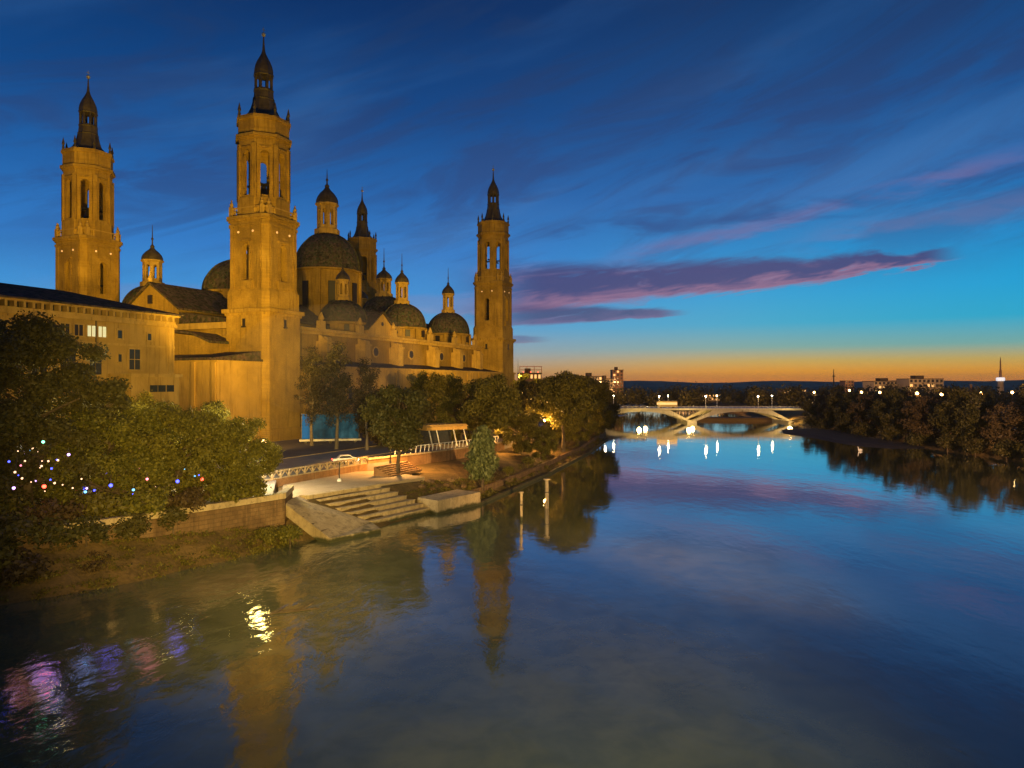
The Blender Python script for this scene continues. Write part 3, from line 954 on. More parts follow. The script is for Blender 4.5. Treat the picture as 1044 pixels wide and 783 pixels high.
# little turret left of the great dome
# east end: chapel with curved roof in front of the aisle, and low annexe
ch = MB(); ch.box(-12, -5, 5, 26, 4.5, 27.5)
ch.slab([(-12, 5, 27.5), (-12, 10, 29.3), (-12, 16, 30.0), (-12, 22, 29.0), (-12, 26, 27.5)], (7, 0, 0))
bpart(ch, 'east_chapel', M['wallbrick'])
cr = MB()
arc = [(4.5, 27.4), (10, 29.5), (16, 30.2), (22, 29.2), (26.5, 27.4)]
for (b0, z0), (b1, z1) in zip(arc, arc[1:]):
    cr.slab([(-12.6, b0, z0 + .05), (-12.6, b1, z1 + .05), (-12.6, b1, z1 + .6), (-12.6, b0, z0 + .6)], (7.6, 0, 0))
bpart(cr, 'east_chapel_roof', M['rooftile'])
an = MB(); an.box(-20, -6.8, -5.2, 34, 4.5, 23.2)
for b in (-5, 1.0, 7.5, 13.5, 20):
    an.box(-20.4, -20, b, b + 1.0, 4.5, 22.8)
bpart(an, 'annexe', M['plaster'])
ao = MB(); ao.box(-20.8, -6.0, -5.6, 34.4, 23.2, 23.75)
ao.slab([(-20.6, -5.4, 23.75), (-6.9, -5.4, 25.6), (-6.9, -5.4, 23.75)], (0, 39.6, 0))
bpart(ao, 'annexe_roof', M['rooftile'])

# ================================================================== city hall
cu = Vector((0.369, 0.929)).normalized()
CH0 = Vector((-94.8, 62.5))   # front wall runs from here along cu
hall = thing('city_hall', 'long ochre town hall with tiled hip roof and deep bracketed eaves at the left edge', 'building', (-94.8, 62.5, G), math.atan2(cu.y, cu.x))
LH = 82.3
q = MB(); q.box(0, LH, 0, 26, 4.5, 29.2); q.build('wall', M['plaster'], hall, dz=G)
q = MB()
q.box(-0.5, LH + .5, -0.45, 0, 29.2 - .5, 29.2)
q.box(-0.9, LH + 0.9, -0.9, 26.9, 30.6, 30.9)
q.box(-0.3, LH + 0.3, -0.3, 26.3, 29.2, 29.7)
for k in range(58):
    a = 0.4 + k * 1.42
    q.box(a, a + 0.42, -0.85, 0.3, 29.7, 30.6)
q.build('eaves', M['stone'], hall, dz=G)
q = MB()
q.prism([(-1.3, -1.3), (LH + 1.3, -1.3), (LH + 1.3, 27.3), (-1.3, 27.3)], 30.9, 31.15)
q.add([(-1.3, -1.3, 31.15), (LH + 1.3, -1.3, 31.15), (LH + 1.3, 27.3, 31.15), (-1.3, 27.3, 31.15), (12.5, 13, 34.9), (LH - 12.5, 13, 34.9)],
      [(0, 1, 5, 4), (1, 2, 5), (2, 3, 4, 5), (3, 0, 4)])
q.build('roof', M['rooftile'], hall, dz=G)
q = MB(); q.box(-.15, LH + .15, -.22, 0, 24.7, 25.1).box(-.1, LH + .1, -.3, 0, 4.5, 6.2).box(LH - 1.2, LH + .12, -.12, 0, 6.2, 24.7).box(LH - 1.2, LH + .12, -.12, 0, 25.1, 28.7); q.build('string_course', M['stone'], hall, dz=G)
for a in (LH - 16.5, LH - 33.5):
    q = MB(); q.tube((a, -.16, 5), (a, -.16, 28.7), .09, n=6); q.build('downpipe', M['iron'], hall, dz=G)
q = MB(); q.box(0.5, LH - .5, 0.2, 0.25, 29.7, 30.6); q.build('attic_band', M['dark'], hall, dz=G)
def chpos(px):   # station along the wall seen at pixel column px
    k = (px - HX) / F
    return (k * CH0.y - CH0.x) / (cu.x - k * cu.y)
for px, lit in ((38, 0), (52, 0), (66, 0), (80, 0), (93, 1), (104, 1)):
    a = chpos(px)
    q = MB(); q.box(a - 1.0, a + 1.0, -0.22, 0.02, 25.8, 26.0).box(a - 1.0, a - 0.75, -0.12, 0.02, 26.0, 27.8).box(a + 0.75, a + 1.0, -0.12, 0.02, 26.0, 27.8).box(a - 1.0, a + 1.0, -0.12, 0.02, 27.8, 28.0).box(a - .08, a + .08, -0.09, 0, 26.0, 27.8)
    o = q.build('window', M['stone'], hall, dz=G)
    q = MB(); q.box(a - .75, a + .75, -0.05, -0.01, 26.0, 27.8)
    q.build('pane', M['winlit'] if lit else M['dark'], o, dz=G)
for px, w_, z0, z1 in ((122, 0.45, 26.0, 27.4), (137, 1.15, 20.6, 24.2), (122, 0.35, 21.9, 23.2), (97, 1.15, 19.6, 23.6), (70, 1.15, 19.6, 23.6), (40, 1.15, 19.6, 23.6), (15, 1.15, 19.6, 23.6), (152, .4, 26, 27.2)):
    a = chpos(px)
    q = MB(); q.box(a - w_ - .25, a + w_ + .25, -0.3, 0.02, z0 - .25, z0).box(a - w_ - .25, a - w_, -0.15, 0.02, z0, z1).box(a + w_, a + w_ + .25, -0.15, 0.02, z0, z1).box(a - w_ - .3, a + w_ + .3, -0.2, 0.02, z1, z1 + .3)
    if w_ > 1: q.box(a - .06, a + .06, -0.08, 0, z0, z1).box(a - w_, a + w_, -0.08, 0, (z0 + z1) / 2 - .06, (z0 + z1) / 2 + .06)
    o = q.build('window', M['stone'], hall, dz=G)
    q = MB(); q.box(a - w_, a + w_, -0.05, -0.01, z0, z1); q.build('pane', M['glass'], o, dz=G)
# low wing in front
wg = MB()
a = chpos(112); b_ = chpos(162)
wg.box(a, b_, -5, -0.02, 4.5, 19.2)
o = wg.build('low_wing', M['plaster'], hall, dz=G)
wg = MB(); wg.box(a - .4, b_ + .4, -5.4, -0.02, 19.2, 19.8); wg.build('coping', M['stone'], o, dz=G)
for k in (0.45, 0.62, 0.8):
    c = a + (b_ - a) * k
    q = MB(); q.box(c - .8, c + .8, -5.06, -5.0, 16.6, 17.8); q.build('wing_window', M['glass'], o, dz=G)

# ================================================================== river walls, steps, promenade
ORD = ['first', 'second', 'third', 'fourth', 'fifth', 'sixth', 'seventh', 'eighth', 'ninth', 'tenth', 'eleventh', 'twelfth', 'thirteenth', 'fourteenth', 'fifteenth', 'sixteenth', 'seventeenth', 'eighteenth', 'nineteenth', 'twentieth', 'twenty-first', 'twenty-second']
bw = thing('bank_wall', 'old stone river wall below the bushy trees on the near left bank', 'wall', (-38, 69.5, 0))
def lb(mb, name, m, parent, base, smooth=False):      # build world-space shapes under an unrotated thing
    mb.v = [(x - base[0], y - base[1], z - base[2]) for x, y, z in mb.v]
    return mb.build(name, m, parent, smooth=smooth)
q = MB()
for i in range(0, 6):
    q.prism([W_[i], W_[i + 1], RT[i + 1], RT[i]], -0.4, 4.62)
q.prism([W_[6], (-27.6, 92.0), (-29.2, 92.0), RT[6]], -0.4, 4.62)
lb(q, 'masonry', M['stonewall'], bw, (-38, 69.5, 0))
q = MB()
def offs(a, b, d):
    a, b = Vector(a), Vector(b)
    e = (b - a).normalized(); nn_ = Vector((-e.y, e.x))
    return a + nn_ * d, b + nn_ * d
for i in range(0, 6):
    a_, b_ = offs(W_[i], W_[i + 1], -0.15); c_, d_ = offs(W_[i], W_[i + 1], 0.65)
    q.prism([tuple(a_), tuple(b_), tuple(d_), tuple(c_)], 4.62, 5.25)
a_, b_ = offs(W_[6], (-27.6, 92.0), -.15); c_, d_ = offs(W_[6], (-27.6, 92), .65)
q.prism([tuple(a_), tuple(b_), tuple(d_), tuple(c_)], 4.62, 5.27)
lb(q, 'parapet', M['concrete'], bw, (-38, 69.5, 0))

# broad stepped seating going down to the water
TL, TR, BL, BR = Vector((-27.0, 92.5)), Vector((-19.7, 103.5)), Vector((-17.5, 92.0)), Vector((-11.2, 102.0))
stp = thing('riverside_steps', 'broad pale concrete steps going down into the river', 'steps', (-18, 97, 0))
NS = 7
for k in range(NS):
    f0, f1 = k / NS, (k + 1) / NS
    a_, b_ = TL.lerp(BL, f0), TR.lerp(BR, f0)
    c_, d_ = TR.lerp(BR, f1), TL.lerp(BL, f1)
    z = 3.9 - 0.52 * k
    q = MB(); q.prism([tuple(a_), tuple(b_), tuple(c_), tuple(d_)], -0.8, z - 0.12)
    e = (d_ - a_).normalized() * 0.10
    q.prism([tuple(a_), tuple(b_), tuple(c_ + e), tuple(d_ + e)], z - 0.12, z)
    lb(q, 'step', M['concrete'], stp, (-18, 97, 0))
rp = thing('boat_ramp', 'sloping concrete ramp ending in a flat landing left of the steps', 'ramp', (-21, 87, 0))
q = MB()
A3, B3, C3, D3, E3 = (-27.1, 92.3, 3.85), (-27.0, 86.6, 3.9), (-20.6, 82.6, 0.55), (-15.9, 88.6, 0.45), (-17.6, 91.9, 0.6)
q.slab([A3, B3, C3, E3], (0, 0, -1.4))
q.slab([C3, D3, E3], (0, 0, -1.3))
lb(q, 'ramp_slab', M['concrete'], rp, (-21, 87, 0))
q = MB()
for f in (0.2, 0.4, 0.6, 0.8):
    a_ = Vector(A3).lerp(Vector(E3), f); b_ = Vector(B3).lerp(Vector(C3), f)
    q.slab([a_ + Vector((0, 0, .015)), b_ + Vector((0, 0, .015)), b_ + Vector((.15, 0, -.03)), a_ + Vector((.15, 0, -.03))], (0, 0, -.05))
lb(q, 'ramp_joint', M['stonewall'], rp, (-21, 87, 0))
q = MB()
fr = [(-10.2, 100.4), (-4.7, 108.6), (-8.4, 111.4), (-13.4, 103.4)]
q.prism(fr, -0.7, 1.7); q.prism(fr, 1.7, 1.95, [(x * .985 - .12, y * .985 + 1.57) for x, y in fr])
tag(lb(q, 'concrete_block', M['concrete'], None, (-9, 105, 0)), 'low pale concrete block at the water edge right of the steps', 'block').location = (-9, 105, 0)
# landing between the steps and the wall
q = MB(); q.prism([(-27.2, 92.6), (-19.7, 103.6), (-13.5, 113), (-21.5, 121), (-25.6, 120.2), (-32.6, 104.2), (-29.3, 92.6)], 2.6, 3.62)
M['palepave'] = ground_mat('pale_paving', [(0.3, (0.30, 0.22, 0.13)), (0.55, (0.42, 0.32, 0.20)), (0.75, (0.5, 0.4, 0.27))], 0.4, 0.8, 0.02)
struct(q.build('landing', M['palepave']))
ust = thing('upper_steps', 'short brick steps climbing from the landing to the promenade', 'steps', (-19, 120, 3.6))
for k in range(6):
    c = Vector((-17.2, 117.5)) + Vector((-0.9184, 0.3955)) * (0.5 * k)
    q = MB(); q.obox((c.x, c.y, 3.4), u2, 9.5, 0.52, 0.45 + 0.24 * k)
    lb(q, 'step', M['brickwall'], ust, (-19, 120, 3.6))

def rock(c, r, sd):
    rr = random.Random(sd)
    q = MB(); q.ball((0, 0, 0), 1, 8, 6)
    q.v = [(x * r * rr.uniform(.7, 1.2), y * r * rr.uniform(.7, 1.2), z * r * .6 * rr.uniform(.7, 1.1)) for x, y, z in q.v]
    o = q.build('boulder', M['stonewall'])
    o.location = c
    return o
rk = [(-13.2, 107.6, 2.9, .6), (-11.8, 108.2, 2.5, .5), (-12.4, 111.6, 3.1, .7), (-10.2, 112.8, 2.4, .6), (-9.6, 115.4, 2.8, .8), (-7.6, 114.2, 2.0, .5)]
for i, (x, y, z, r) in enumerate(rk):
    tag(rock((x, y, z), r, i), '%s brown boulder counted from the steps towards the drooping tree' % ORD[i], 'boulder', 'boulders beside the steps')

# retaining wall and zigzag balustrade
bal = thing('balustrade_fence', 'concrete fence with zigzag bars above the landing', 'fence', (-30, 112, 3.5))
p0, p1 = Vector((-34.4, 101.0)), Vector((-24.6, 123.6))
q = MB(); e = (p1 - p0).normalized(); L = (p1 - p0).length
mid = (p0 + p1) / 2
q.obox((mid.x, mid.y, 2.6), e, L, 0.6, 1.95)
lb(q, 'plinth', M['brickwall'], bal, (-30, 112, 3.5))
q = MB()
q.obox((mid.x, mid.y, 5.55), e, L, 0.28, 0.2).obox((mid.x, mid.y, 4.56), e, L, 0.28, 0.16)
lb(q, 'rail', M['concrete'], bal, (-30, 112, 3.5))
nb = 14
for k in range(nb):
    a_ = p0 + e * (L * k / nb); b_ = p0 + e * (L * (k + 1) / nb); m_ = (a_ + b_) / 2
    q = MB()
    q.tube((a_.x, a_.y, 4.7), (m_.x, m_.y, 5.56), 0.09, n=5).tube((m_.x, m_.y, 5.56), (b_.x, b_.y, 4.7), 0.09, n=5)
    q.obox((a_.x, a_.y, 4.55), e, 0.22, 0.26, 1.05)
    lb(q, 'zigzag_bar', M['concrete'], bal, (-30, 112, 3.5))
rw = thing('retaining_wall', 'orange lit brick retaining wall between the landing and the promenade', 'wall', (-16, 137, 3))
pts = [(-24.6, 123.8), (-17, 134.4), (-9, 147.4), (-2, 160.2)]
q = MB(); c_ = MB()
for a_, b_ in zip(pts, pts[1:]):
    a2, b2 = Vector(a_), Vector(b_)
    m_ = (a2 + b2) / 2
    q.obox((m_.x, m_.y, 2.4), b2 - a2, (b2 - a2).length + .15, 0.7, 2.75)
    c_.obox((m_.x, m_.y, 5.15), b2 - a2, (b2 - a2).length + .1, 0.95, 0.22)
lb(q, 'masonry', M['brickwall'], rw, (-16, 137, 3)); lb(c_, 'coping', M['concrete'], rw, (-16, 137, 3))
wr = thing('white_railing', 'white metal railing along the promenade above the brick wall', 'railing', (-14, 140, 4.5))
pts = [(-21.6, 131.0), (-17.6, 136.0), (-9.8, 148.6), (-3.0, 161)]
q = MB(); k_ = 0
for a_, b_ in zip(pts, pts[1:]):
    q.tube((*a_, 6.5), (*b_, 6.5), 0.07, n=5).tube((*a_, 5.0), (*b_, 5.0), 0.05, n=5)
lb(q, 'rail', M['white'], wr, (-14, 140, 4.5))
for a_, b_ in zip(pts, pts[1:]):
    a2, b2 = Vector(a_), Vector(b_)
    n_ = int((b2 - a2).length / 1.15)
    for k in range(n_):
        c = a2.lerp(b2, (k + .5) / n_)
        q = MB(); q.tube((c.x, c.y, 4.5), (c.x + .25, c.y + .3, 6.5), 0.085, n=5)
        lb(q, 'post', M['white'], wr, (-14, 140, 4.5))
# quay ledges along the tree-lined slope
for off_, nm, lab in ((0.0, 'quay_ledge', 'low stone ledge along the waterline under the right hand trees'), (2.6, 'quay_path_edge', 'upper stone edge of the waterside path under the trees')):
    q = MB()
    for i in range(10, 14):
        a2, b2 = Vector(S[i]), Vector(S[i + 1])
        e = (b2 - a2).normalized(); nn_ = Vector((-e.y, e.x))
        a2 = a2 + nn_ * (off_ + .1); b2 = b2 + nn_ * (off_ + .1)
        m_ = (a2 + b2) / 2
        q.obox((m_.x, m_.y, -0.6), e, (b2 - a2).length + .2, .6, 1.0 + off_ * .42)
    tag(q.build(nm, M['stonewall']), lab, 'ledge')
# mooring posts standing in the water
for k, (px, d, h, r, lab) in enumerate(((531.5, 96.5, 3.6, .19, 'slim pale mooring post standing in the river, nearer one'), (557.5, 106, 4.1, .30, 'thicker dark mooring post standing in the river, farther one'))):
    t = thing('mooring_post', lab, 'post', (PX(px, d), d, 0), group='mooring posts in the river')
    MB().tube((0, 0, -2), (0, 0, h), r, r * .9, 10).build('shaft', M['concrete'] if k == 0 else M['barkpale'], t)
    MB().tube((0, 0, h), (0, 0, h + .16), r * 1.7, r * 1.7, 10).build('cap', M['concrete'], t)
    MB().lathe([(r * 1.25, h * .55), (r * 1.25, h * .55 + .15)], 10).build('collar', M['iron'], t)

# ================================================================== big screen, car, awning, lamps
def screen_mat():
    m, t, b = mat('video_screen')
    tc = t.node('ShaderNodeTexCoord').outputs['Object']
    n = t.noise(tc, 0.35, 5, 0.6, 0.8)
    mp = t.node('ShaderNodeMapping'); mp.inputs['Scale'].default_value = (1.0, 1.0, .25); t.link(tc, mp.inputs[0])
    n2 = t.noise(mp.outputs[0], 0.6, 4, 0.6)
    se = t.node('ShaderNodeSeparateXYZ'); t.link(tc, se.inputs[0])
    c = t.ramp(t.m('ADD', t.m('MULTIPLY', n, .6), t.m('MULTIPLY', n2, .4)), [(0.35, (0.004, 0.02, 0.028)), (0.5, (0.012, 0.08, 0.10)), (0.66, (0.06, 0.2, 0.22))])
    c = t.mix(t.smooth(se.outputs[0], -3.8, -5.6), c, (0.02, 0.25, 0.50))
    b.inputs['Base Color'].default_value = (.01, .012, .014, 1); t.link(c, b.inputs['Emission Color'])
    b.inputs['Emission Strength'].default_value = 0.5
    b.inputs['Roughness'].default_value = 0.7
    b.inputs['Specular IOR Level'].default_value = 0.05
    return m
M['screen'] = screen_mat()
sc_ = thing('video_screen', 'large glowing teal screen at the foot of the nearest bell tower', 'screen', (PX(337, 168), 168, G), R(14))
MB().box(-6.3, 6.3, -.1, .1, 1.0, 6.6).build('display', M['screen'], sc_)
q = MB(); q.box(-6.55, -6.3, -.3, .4, .9, 6.85).box(6.3, 6.55, -.3, .4, .9, 6.85).box(-6.3, 6.3, -.3, .4, 6.6, 6.85); q.build('frame', M['iron'], sc_)
MB().box(-6.9, 6.9, -.8, .9, .45, .9).build('base_beam', M['white'], sc_)
for x in (-5.5, 0, 5.5): MB().box(x - .25, x + .25, -.5, .6, 0, .45).build('leg', M['iron'], sc_)

M['carwhite'] = plain('white_car_paint', (0.75, 0.76, 0.78), 0.25, 0, .05)
M['cardark'] = plain('dark_car_paint', (0.06, 0.06, 0.07), 0.25, 0, .05)
M['rubber'] = plain('tyre_rubber', (0.02, 0.02, 0.02), 0.8)
M['yellow'] = plain('yellow_bus_paint', (0.7, 0.5, 0.08), 0.35, 0, .08)
M['headlight'] = glow('headlight', (1.0, 0.9, 0.7), 25)
def make_car(label, paint, loc, rz, group=None):
    t = thing('car', label, 'car', loc, rz, group)
    q = MB()
    prof = [(-2.1, .35), (-2.15, .75), (-1.95, .92), (-1.35, .98), (-.85, 1.42), (.75, 1.45), (1.35, 1.0), (2.0, .85), (2.12, .6), (2.08, .35)]
    q.slab([(x, -.85, z) for x, z in prof], (0, 1.7, 0))
    q.build('body', paint, t, smooth=False)
    for s in (-1, 1):
        q = MB(); q.slab([(-1.2, s * .852, 1.0), (-.78, s * .852, 1.36), (.68, s * .852, 1.38), (1.15, s * .852, 1.02)], (0, s * .012, 0)); q.build('side_window', M['glass'], t)
        for x in (-1.35, 1.3):
            q = MB(); q.tube((x, s * .62, .33), (x, s * .88, .33), .33, .33, 14); wh = q.build('wheel', M['rubber'], t)
            MB().tube((x, s * .86, .33), (x, s * .895, .33), .19, .19, 10).build('rim', M['white'], wh)
        MB().box(2.06, 2.15, s * .62 - .14, s * .62 + .14, .58, .74).build('headlight', M['headlight'], t)
        MB().box(-2.19, -2.1, s * .66 - .12, s * .66 + .12, .68, .84).build('tail_light', M['red'], t)
    q = MB(); q.slab([(.8, -.72, 1.4), (1.3, -.72, 1.04), (1.3, .72, 1.04), (.8, .72, 1.4)], (.03, 0, .03)); q.build('windscreen', M['glass'], t)
    return t
make_car('white car on the promenade road below the teal screen', M['carwhite'], (PX(352, 124), 124, G + .01), R(20))

aw = thing('terrace_awning', 'yellow lit flat awning on slanted white poles behind the white railing', 'awning', (PX(449, 160), 160, G), R(35))
M['awn'] = plain('awning_cloth', (0.55, 0.32, 0.08), .8)
if 0: M['x'] = glow('awning_cloth', (0.75, 0.42, 0.10), 0.22)
M['awn'].node_tree.nodes['Principled BSDF'].inputs['Roughness'].default_value = .8
q = MB(); q.box(-5, 5, -3, 3, 3.6, 4.3).prism([(-5.3, -3.3), (5.3, -3.3), (5.3, 3.3), (-5.3, 3.3)], 4.3, 4.8, [(-4.8, -2.8), (4.8, -2.8), (4.8, 2.8), (-4.8, 2.8)]); q.build('canopy', M['awn'], aw)
for x in (-4.4, -2.6, 1.6, 4.2):
    q = MB(); q.tube((x + .9, -2.9, 0), (x, -2.9, 3.62), .13, .13, 6); q.build('pole', M['white'], aw)
q = MB(); q.box(-4, 4, 2.2, 2.5, 0, 3.5); q.build('back_panel', M['glass'], aw)

def point(loc, watts, color, r=0.3):
    r = max(r, 0.9) if r > .32 else r
    L = bpy.data.lights.new('lamp_or_fill', 'POINT')
    L.energy = watts; L.color = color; L.shadow_soft_size = r
    o = bpy.data.objects.new('lamp_or_fill', L)
    col.objects.link(o); o.location = loc
    return o
WARM, WHITE = (1.0, 0.50, 0.12), (1.0, 0.86, 0.66)
def downlight(loc, watts, color):
    L = bpy.data.lights.new('lamp_or_fill', 'SPOT')
    L.energy = watts; L.color = color; L.shadow_soft_size = .6; L.spot_size = R(146); L.spot_blend = .25
    o = bpy.data.objects.new('lamp_or_fill', L)
    col.objects.link(o); o.location = loc
def make_lamp(h=6.0, arm=0.9, head='lit_warm', r=.26, pole='iron'):
    t = thing('street_lamp', 'street lamp', 'street lamp')
    q = MB(); q.lathe([(.2, 0), (.2, .5), (.1, .7), (.07, h)], 8); q.build('pole', M[pole], t)
    if arm:
        q = MB(); q.path([(0, 0, h - .1), (arm * .5, 0, h + .25), (arm, 0, h + .2)], [.06, .05, .05], 6); q.build('arm', M[pole], t)
    q = MB(); q.lathe([(.12, h + .28), (r * 1.25, h + .16), (r * 1.25, h + .08)], 10, arm, 0); q.build('shade', M[pole], t)
    MB().ball((arm, 0, h - .1), r, 10, 6).build('bulb', M[head], t)
    return t
lampw = make_lamp()
lamp_spots = [(PX(262, 97), 97, G, WHITE, 5200, 'street lamp behind the right end of the near bushy trees', 10),
              (PX(203, 92), 92, G, WHITE, 3000, 'street lamp hidden among the near bushy trees', 20),
              (PX(398, 124), 124, G, WARM, 20000, 'street lamp behind the lone trunk beside the brick wall', 40),
              (PX(503, 156), 156, G, WARM, 11000, 'street lamp behind the drooping waterside tree', 60),
              (PX(556, 168), 168, 3.8, WARM, 13000, 'street lamp on the orange lit slope among the round trees', 100),
              (PX(596, 214), 214, G, WARM, 5000, 'street lamp under the last trees before the far bridge', 80)]
for i, (x, y, z, c, wt, lab, rz) in enumerate(lamp_spots):
    t = lampw if i == 0 else copy_tree(lampw)
    t.location = (x, y, z); t.rotation_euler = (0, 0, R(rz)); t['label'] = lab; t['group'] = 'street lamps on the left bank'
    a = R(rz)
    (downlight if i in (2, 3) else point)((x + .9 * math.cos(a), y + .9 * math.sin(a), z + 5.35), wt, c)
sp_ = thing('bollard_post', 'short dark post with pale foot in front of the zigzag fence', 'post', (PX(346, 108), 108, 3.62))
MB().lathe([(.1, .3), (.08, 2.4), (.14, 2.5), (.02, 2.75)], 8).build('shaft', M['iron'], sp_)
MB().lathe([(.35, 0), (.3, .3), (.12, .45)], 10).build('foot', M['white'], sp_)

# fair stalls with coloured lamps behind the near trees
def stall(label, loc, rz, roofm, lampm, wd=4.0):
    t = thing('fair_stall', label, 'stall', loc, rz, 'fair stalls behind the near trees')
    q = MB(); q.box(-wd / 2, wd / 2, -1.2, -1.0, 0, 1.1).box(-wd / 2, wd / 2, -1.4, -.8, 1.1, 1.2); q.build('counter', M['white'], t)
    for x in (-wd / 2, wd / 2):
        for y in (-1.2, 1.2): MB().tube((x, y, 0), (x, y, 2.6), .06, n=6).build('post', M['white'], t)
    q = MB(); q.add([(-wd / 2 - .4, -1.6, 2.6), (wd / 2 + .4, -1.6, 2.6), (wd / 2 + .4, 1.6, 2.6), (-wd / 2 - .4, 1.6, 2.6), (0, 0, 3.9)], [(0, 1, 4), (1, 2, 4), (2, 3, 4), (3, 0, 4), (0, 3, 2, 1)]); q.build('roof', roofm, t)
    for k in range(6):
        x = -wd / 2 + wd * k / 5
        MB().ball((x, -1.65, 2.5), .13, 8, 5).build('bulb', lampm, t)
    return t
M['purple'] = plain('purple_canvas', (0.25, 0.13, 0.4), .7)
M['redcanvas'] = plain('red_canvas', (0.4, 0.06, 0.05), .7)
stall('fair stall with purple roof and pink bulbs behind the left tree', (PX(40, 79), 79, G), R(25), M['purple'], M['pink'])
stall('fair stall with red roof and warm bulbs behind the left tree', (PX(22, 80), 80, G), R(25), M['redcanvas'], M['lit_warm'])
stall('fair stall with white roof and blue bulbs under the bushy trees', (PX(85, 82), 82, G), R(28), M['white'], M['cyan'])
# tall fair ride: a lit swing carousel behind the trees
cr_ = thing('carousel', 'tall lit swing carousel glowing through the leaves at left', 'carousel', (PX(48, 90), 90, G))
MB().lathe([(3.2, 0), (3.2, .5), (3.0, .6)], 20).build('platform', M['redcanvas'], cr_)
MB().lathe([(.9, .6), (.7, 4.4), (1.2, 5.0)], 12).build('column', M['white'], cr_)
MB().lathe([(3.9, 5.0), (3.9, 5.7), (1.4, 6.9), (.3, 7.6), (.05, 8.4)], 20).build('top', M['white'], cr_)
bcol = ['lit_warm', 'cyan', 'green', 'blue', 'red', 'pink', 'lit_warm', 'violet']
for k in range(20):
    a = 2 * math.pi * k / 20
    MB().ball((4.0 * math.cos(a), 4.0 * math.sin(a), 5.35), .2, 8, 5).build('bulb', M[bcol[k % 8]], cr_)
for k in range(8):
    a = 2 * math.pi * (k + .5) / 8
    q = MB(); q.tube((3.3 * math.cos(a), 3.3 * math.sin(a), 5), (3.7 * math.cos(a), 3.7 * math.sin(a), 1.9), .02, n=4)
    q.obox((3.7 * math.cos(a), 3.7 * math.sin(a), 1.6), (math.cos(a), math.sin(a)), .5, .5, .3).build('swing_seat', M['redcanvas'], cr_)
point((PX(48, 85), 85, G + 6.5), 500, (1.0, .7, .5))
# coloured party lanterns hung on the river side of the trees
lan = [(113, 493, 'blue', 'blue'), (181, 489, 'blue', 'blue'), (150, 487, 'pink', 'pink'), (87, 500, 'cyan', 'cyan'), (45, 494, 'red', 'red'), (206, 487, 'red', 'red'), (14, 496, 'violet', 'violet'), (136, 498, 'cyan', 'cyan'), (20, 487, 'pink', 'pink'), (85, 496, 'blue', 'blue'), (48, 455, 'blue', 'blue'), (44, 449, 'green', 'green'), (34, 457, 'lit_dim', 'warm white'), (42, 474, 'lit_dim', 'warm white'), (20, 468, 'lit_dim', 'warm white'), (70, 462, 'violet', 'violet'), (126, 496, 'pink', 'pink')]
M['lit_dim'] = glow('lamp_soft', (1.0, 0.65, 0.4), 2.5)
seen = {}
for px, py, mk, nm in lan:
    d = (70.0 + px * 0.058) if px in (34, 42, 20, 126, 85, 206, 48) else (62.5 + px * 0.062)
    p = P(px, py, d)
    r = .17 if mk in ('blue', 'red') else .13
    seen[nm] = seen.get(nm, 0) + 1
    t = thing('party_lantern', '', 'lantern', p, group='coloured lanterns hanging in the near trees')
    t['_px'] = px; t['_nm'] = nm
    MB().ball((0, 0, -r), r, 10, 6).build('globe', M[mk], t)
    MB().tube((0, 0, 0), (0, 0, .5), .025, n=5).lathe([(r * .5, -.02), (r * .5, .05)], 8).build('cord', M['iron'], t)
for nm in seen:
    Ls = sorted([o for o in col.objects if o.get('_nm') == nm], key=lambda o: o['_px'])
    for i, o in enumerate(Ls):
        o['label'] = ('only %s lantern hanging in the near left trees' % nm) if len(Ls) == 1 else '%s %s lantern from the left hanging in the near left trees' % (ORD[i], nm)
for o in col.objects:
    if '_nm' in o: del o['_nm']; del o['_px']
M['fairy'] = glow('fairy_bulb', (1.0, .6, .35), 2.2)
fcol = ['fairy', 'fairy', 'pink', 'cyan', 'fairy', 'violet', 'fairy', 'blue']
for j, (x0, x1, y0, y1, nb_, lab) in enumerate(((8, 62, 455, 482, 14, 'string of fairy lights high in the tall dark tree'), (6, 98, 484, 506, 13, 'string of fairy lights low along the left trees'), (96, 216, 478, 504, 9, 'string of fairy lights through the bushy trees'))):
    c0 = P((x0 + x1) / 2, (y0 + y1) / 2, 66 + (x0 + x1) * .03)
    t = thing('fairy_lights', lab, 'fairy lights', c0)
    rr = random.Random(60 + j); prev = None; cb = MB()
    for k in range(nb_):
        px = x0 + (x1 - x0) * (k + rr.random()) / nb_
        p = P(px, rr.uniform(y0, y1), 64.6 + px * .062 + rr.uniform(-.5, 2.4)) - c0
        if prev is not None: cb.tube(prev, p, .015, n=4)
        prev = p
        MB().ball(p, rr.uniform(.05, .11), 7, 5).build('bulb', M[fcol[rr.randrange(8)]], t)
    cb.build('cable', M['iron'], t)
for px, py, d, wt, c in ((40, 470, 68.5, 90, (1, .55, .4)), (52, 462, 68.5, 110, (.4, .5, 1)), (86, 498, 67, 140, (.3, .4, 1)), (113, 495, 68.5, 120, (.25, .2, 1)), (150, 490, 71, 120, (1, .3, .35)), (45, 530, 61, 200, (.6, .3, .9)), (20, 500, 64, 60, (1, .3, .25)), (181, 492, 73, 120, (.3, .25, 1))):
    point(P(px, py, d), wt * .16, c, .9)
# fill points added behind the camera, standing in for the old bridge's lamps
for x, wt in ((26, 4500), (44, 6000), (62, 6000), (84, 5000)):
    point((x, -7, 16), wt, (1.0, .80, .42), .5)

# unseen points added among the near trees to yellow the leaves around them
for px, py, d, wt in ((132, 412, 86, 2600), (172, 415, 90, 2000), (262, 440, 93, 2600), (60, 400, 82, 1500), (230, 425, 94, 1800), (200, 440, 89, 1500)):
    point(P(px, py, d), wt, (1.0, .78, .22), .7)
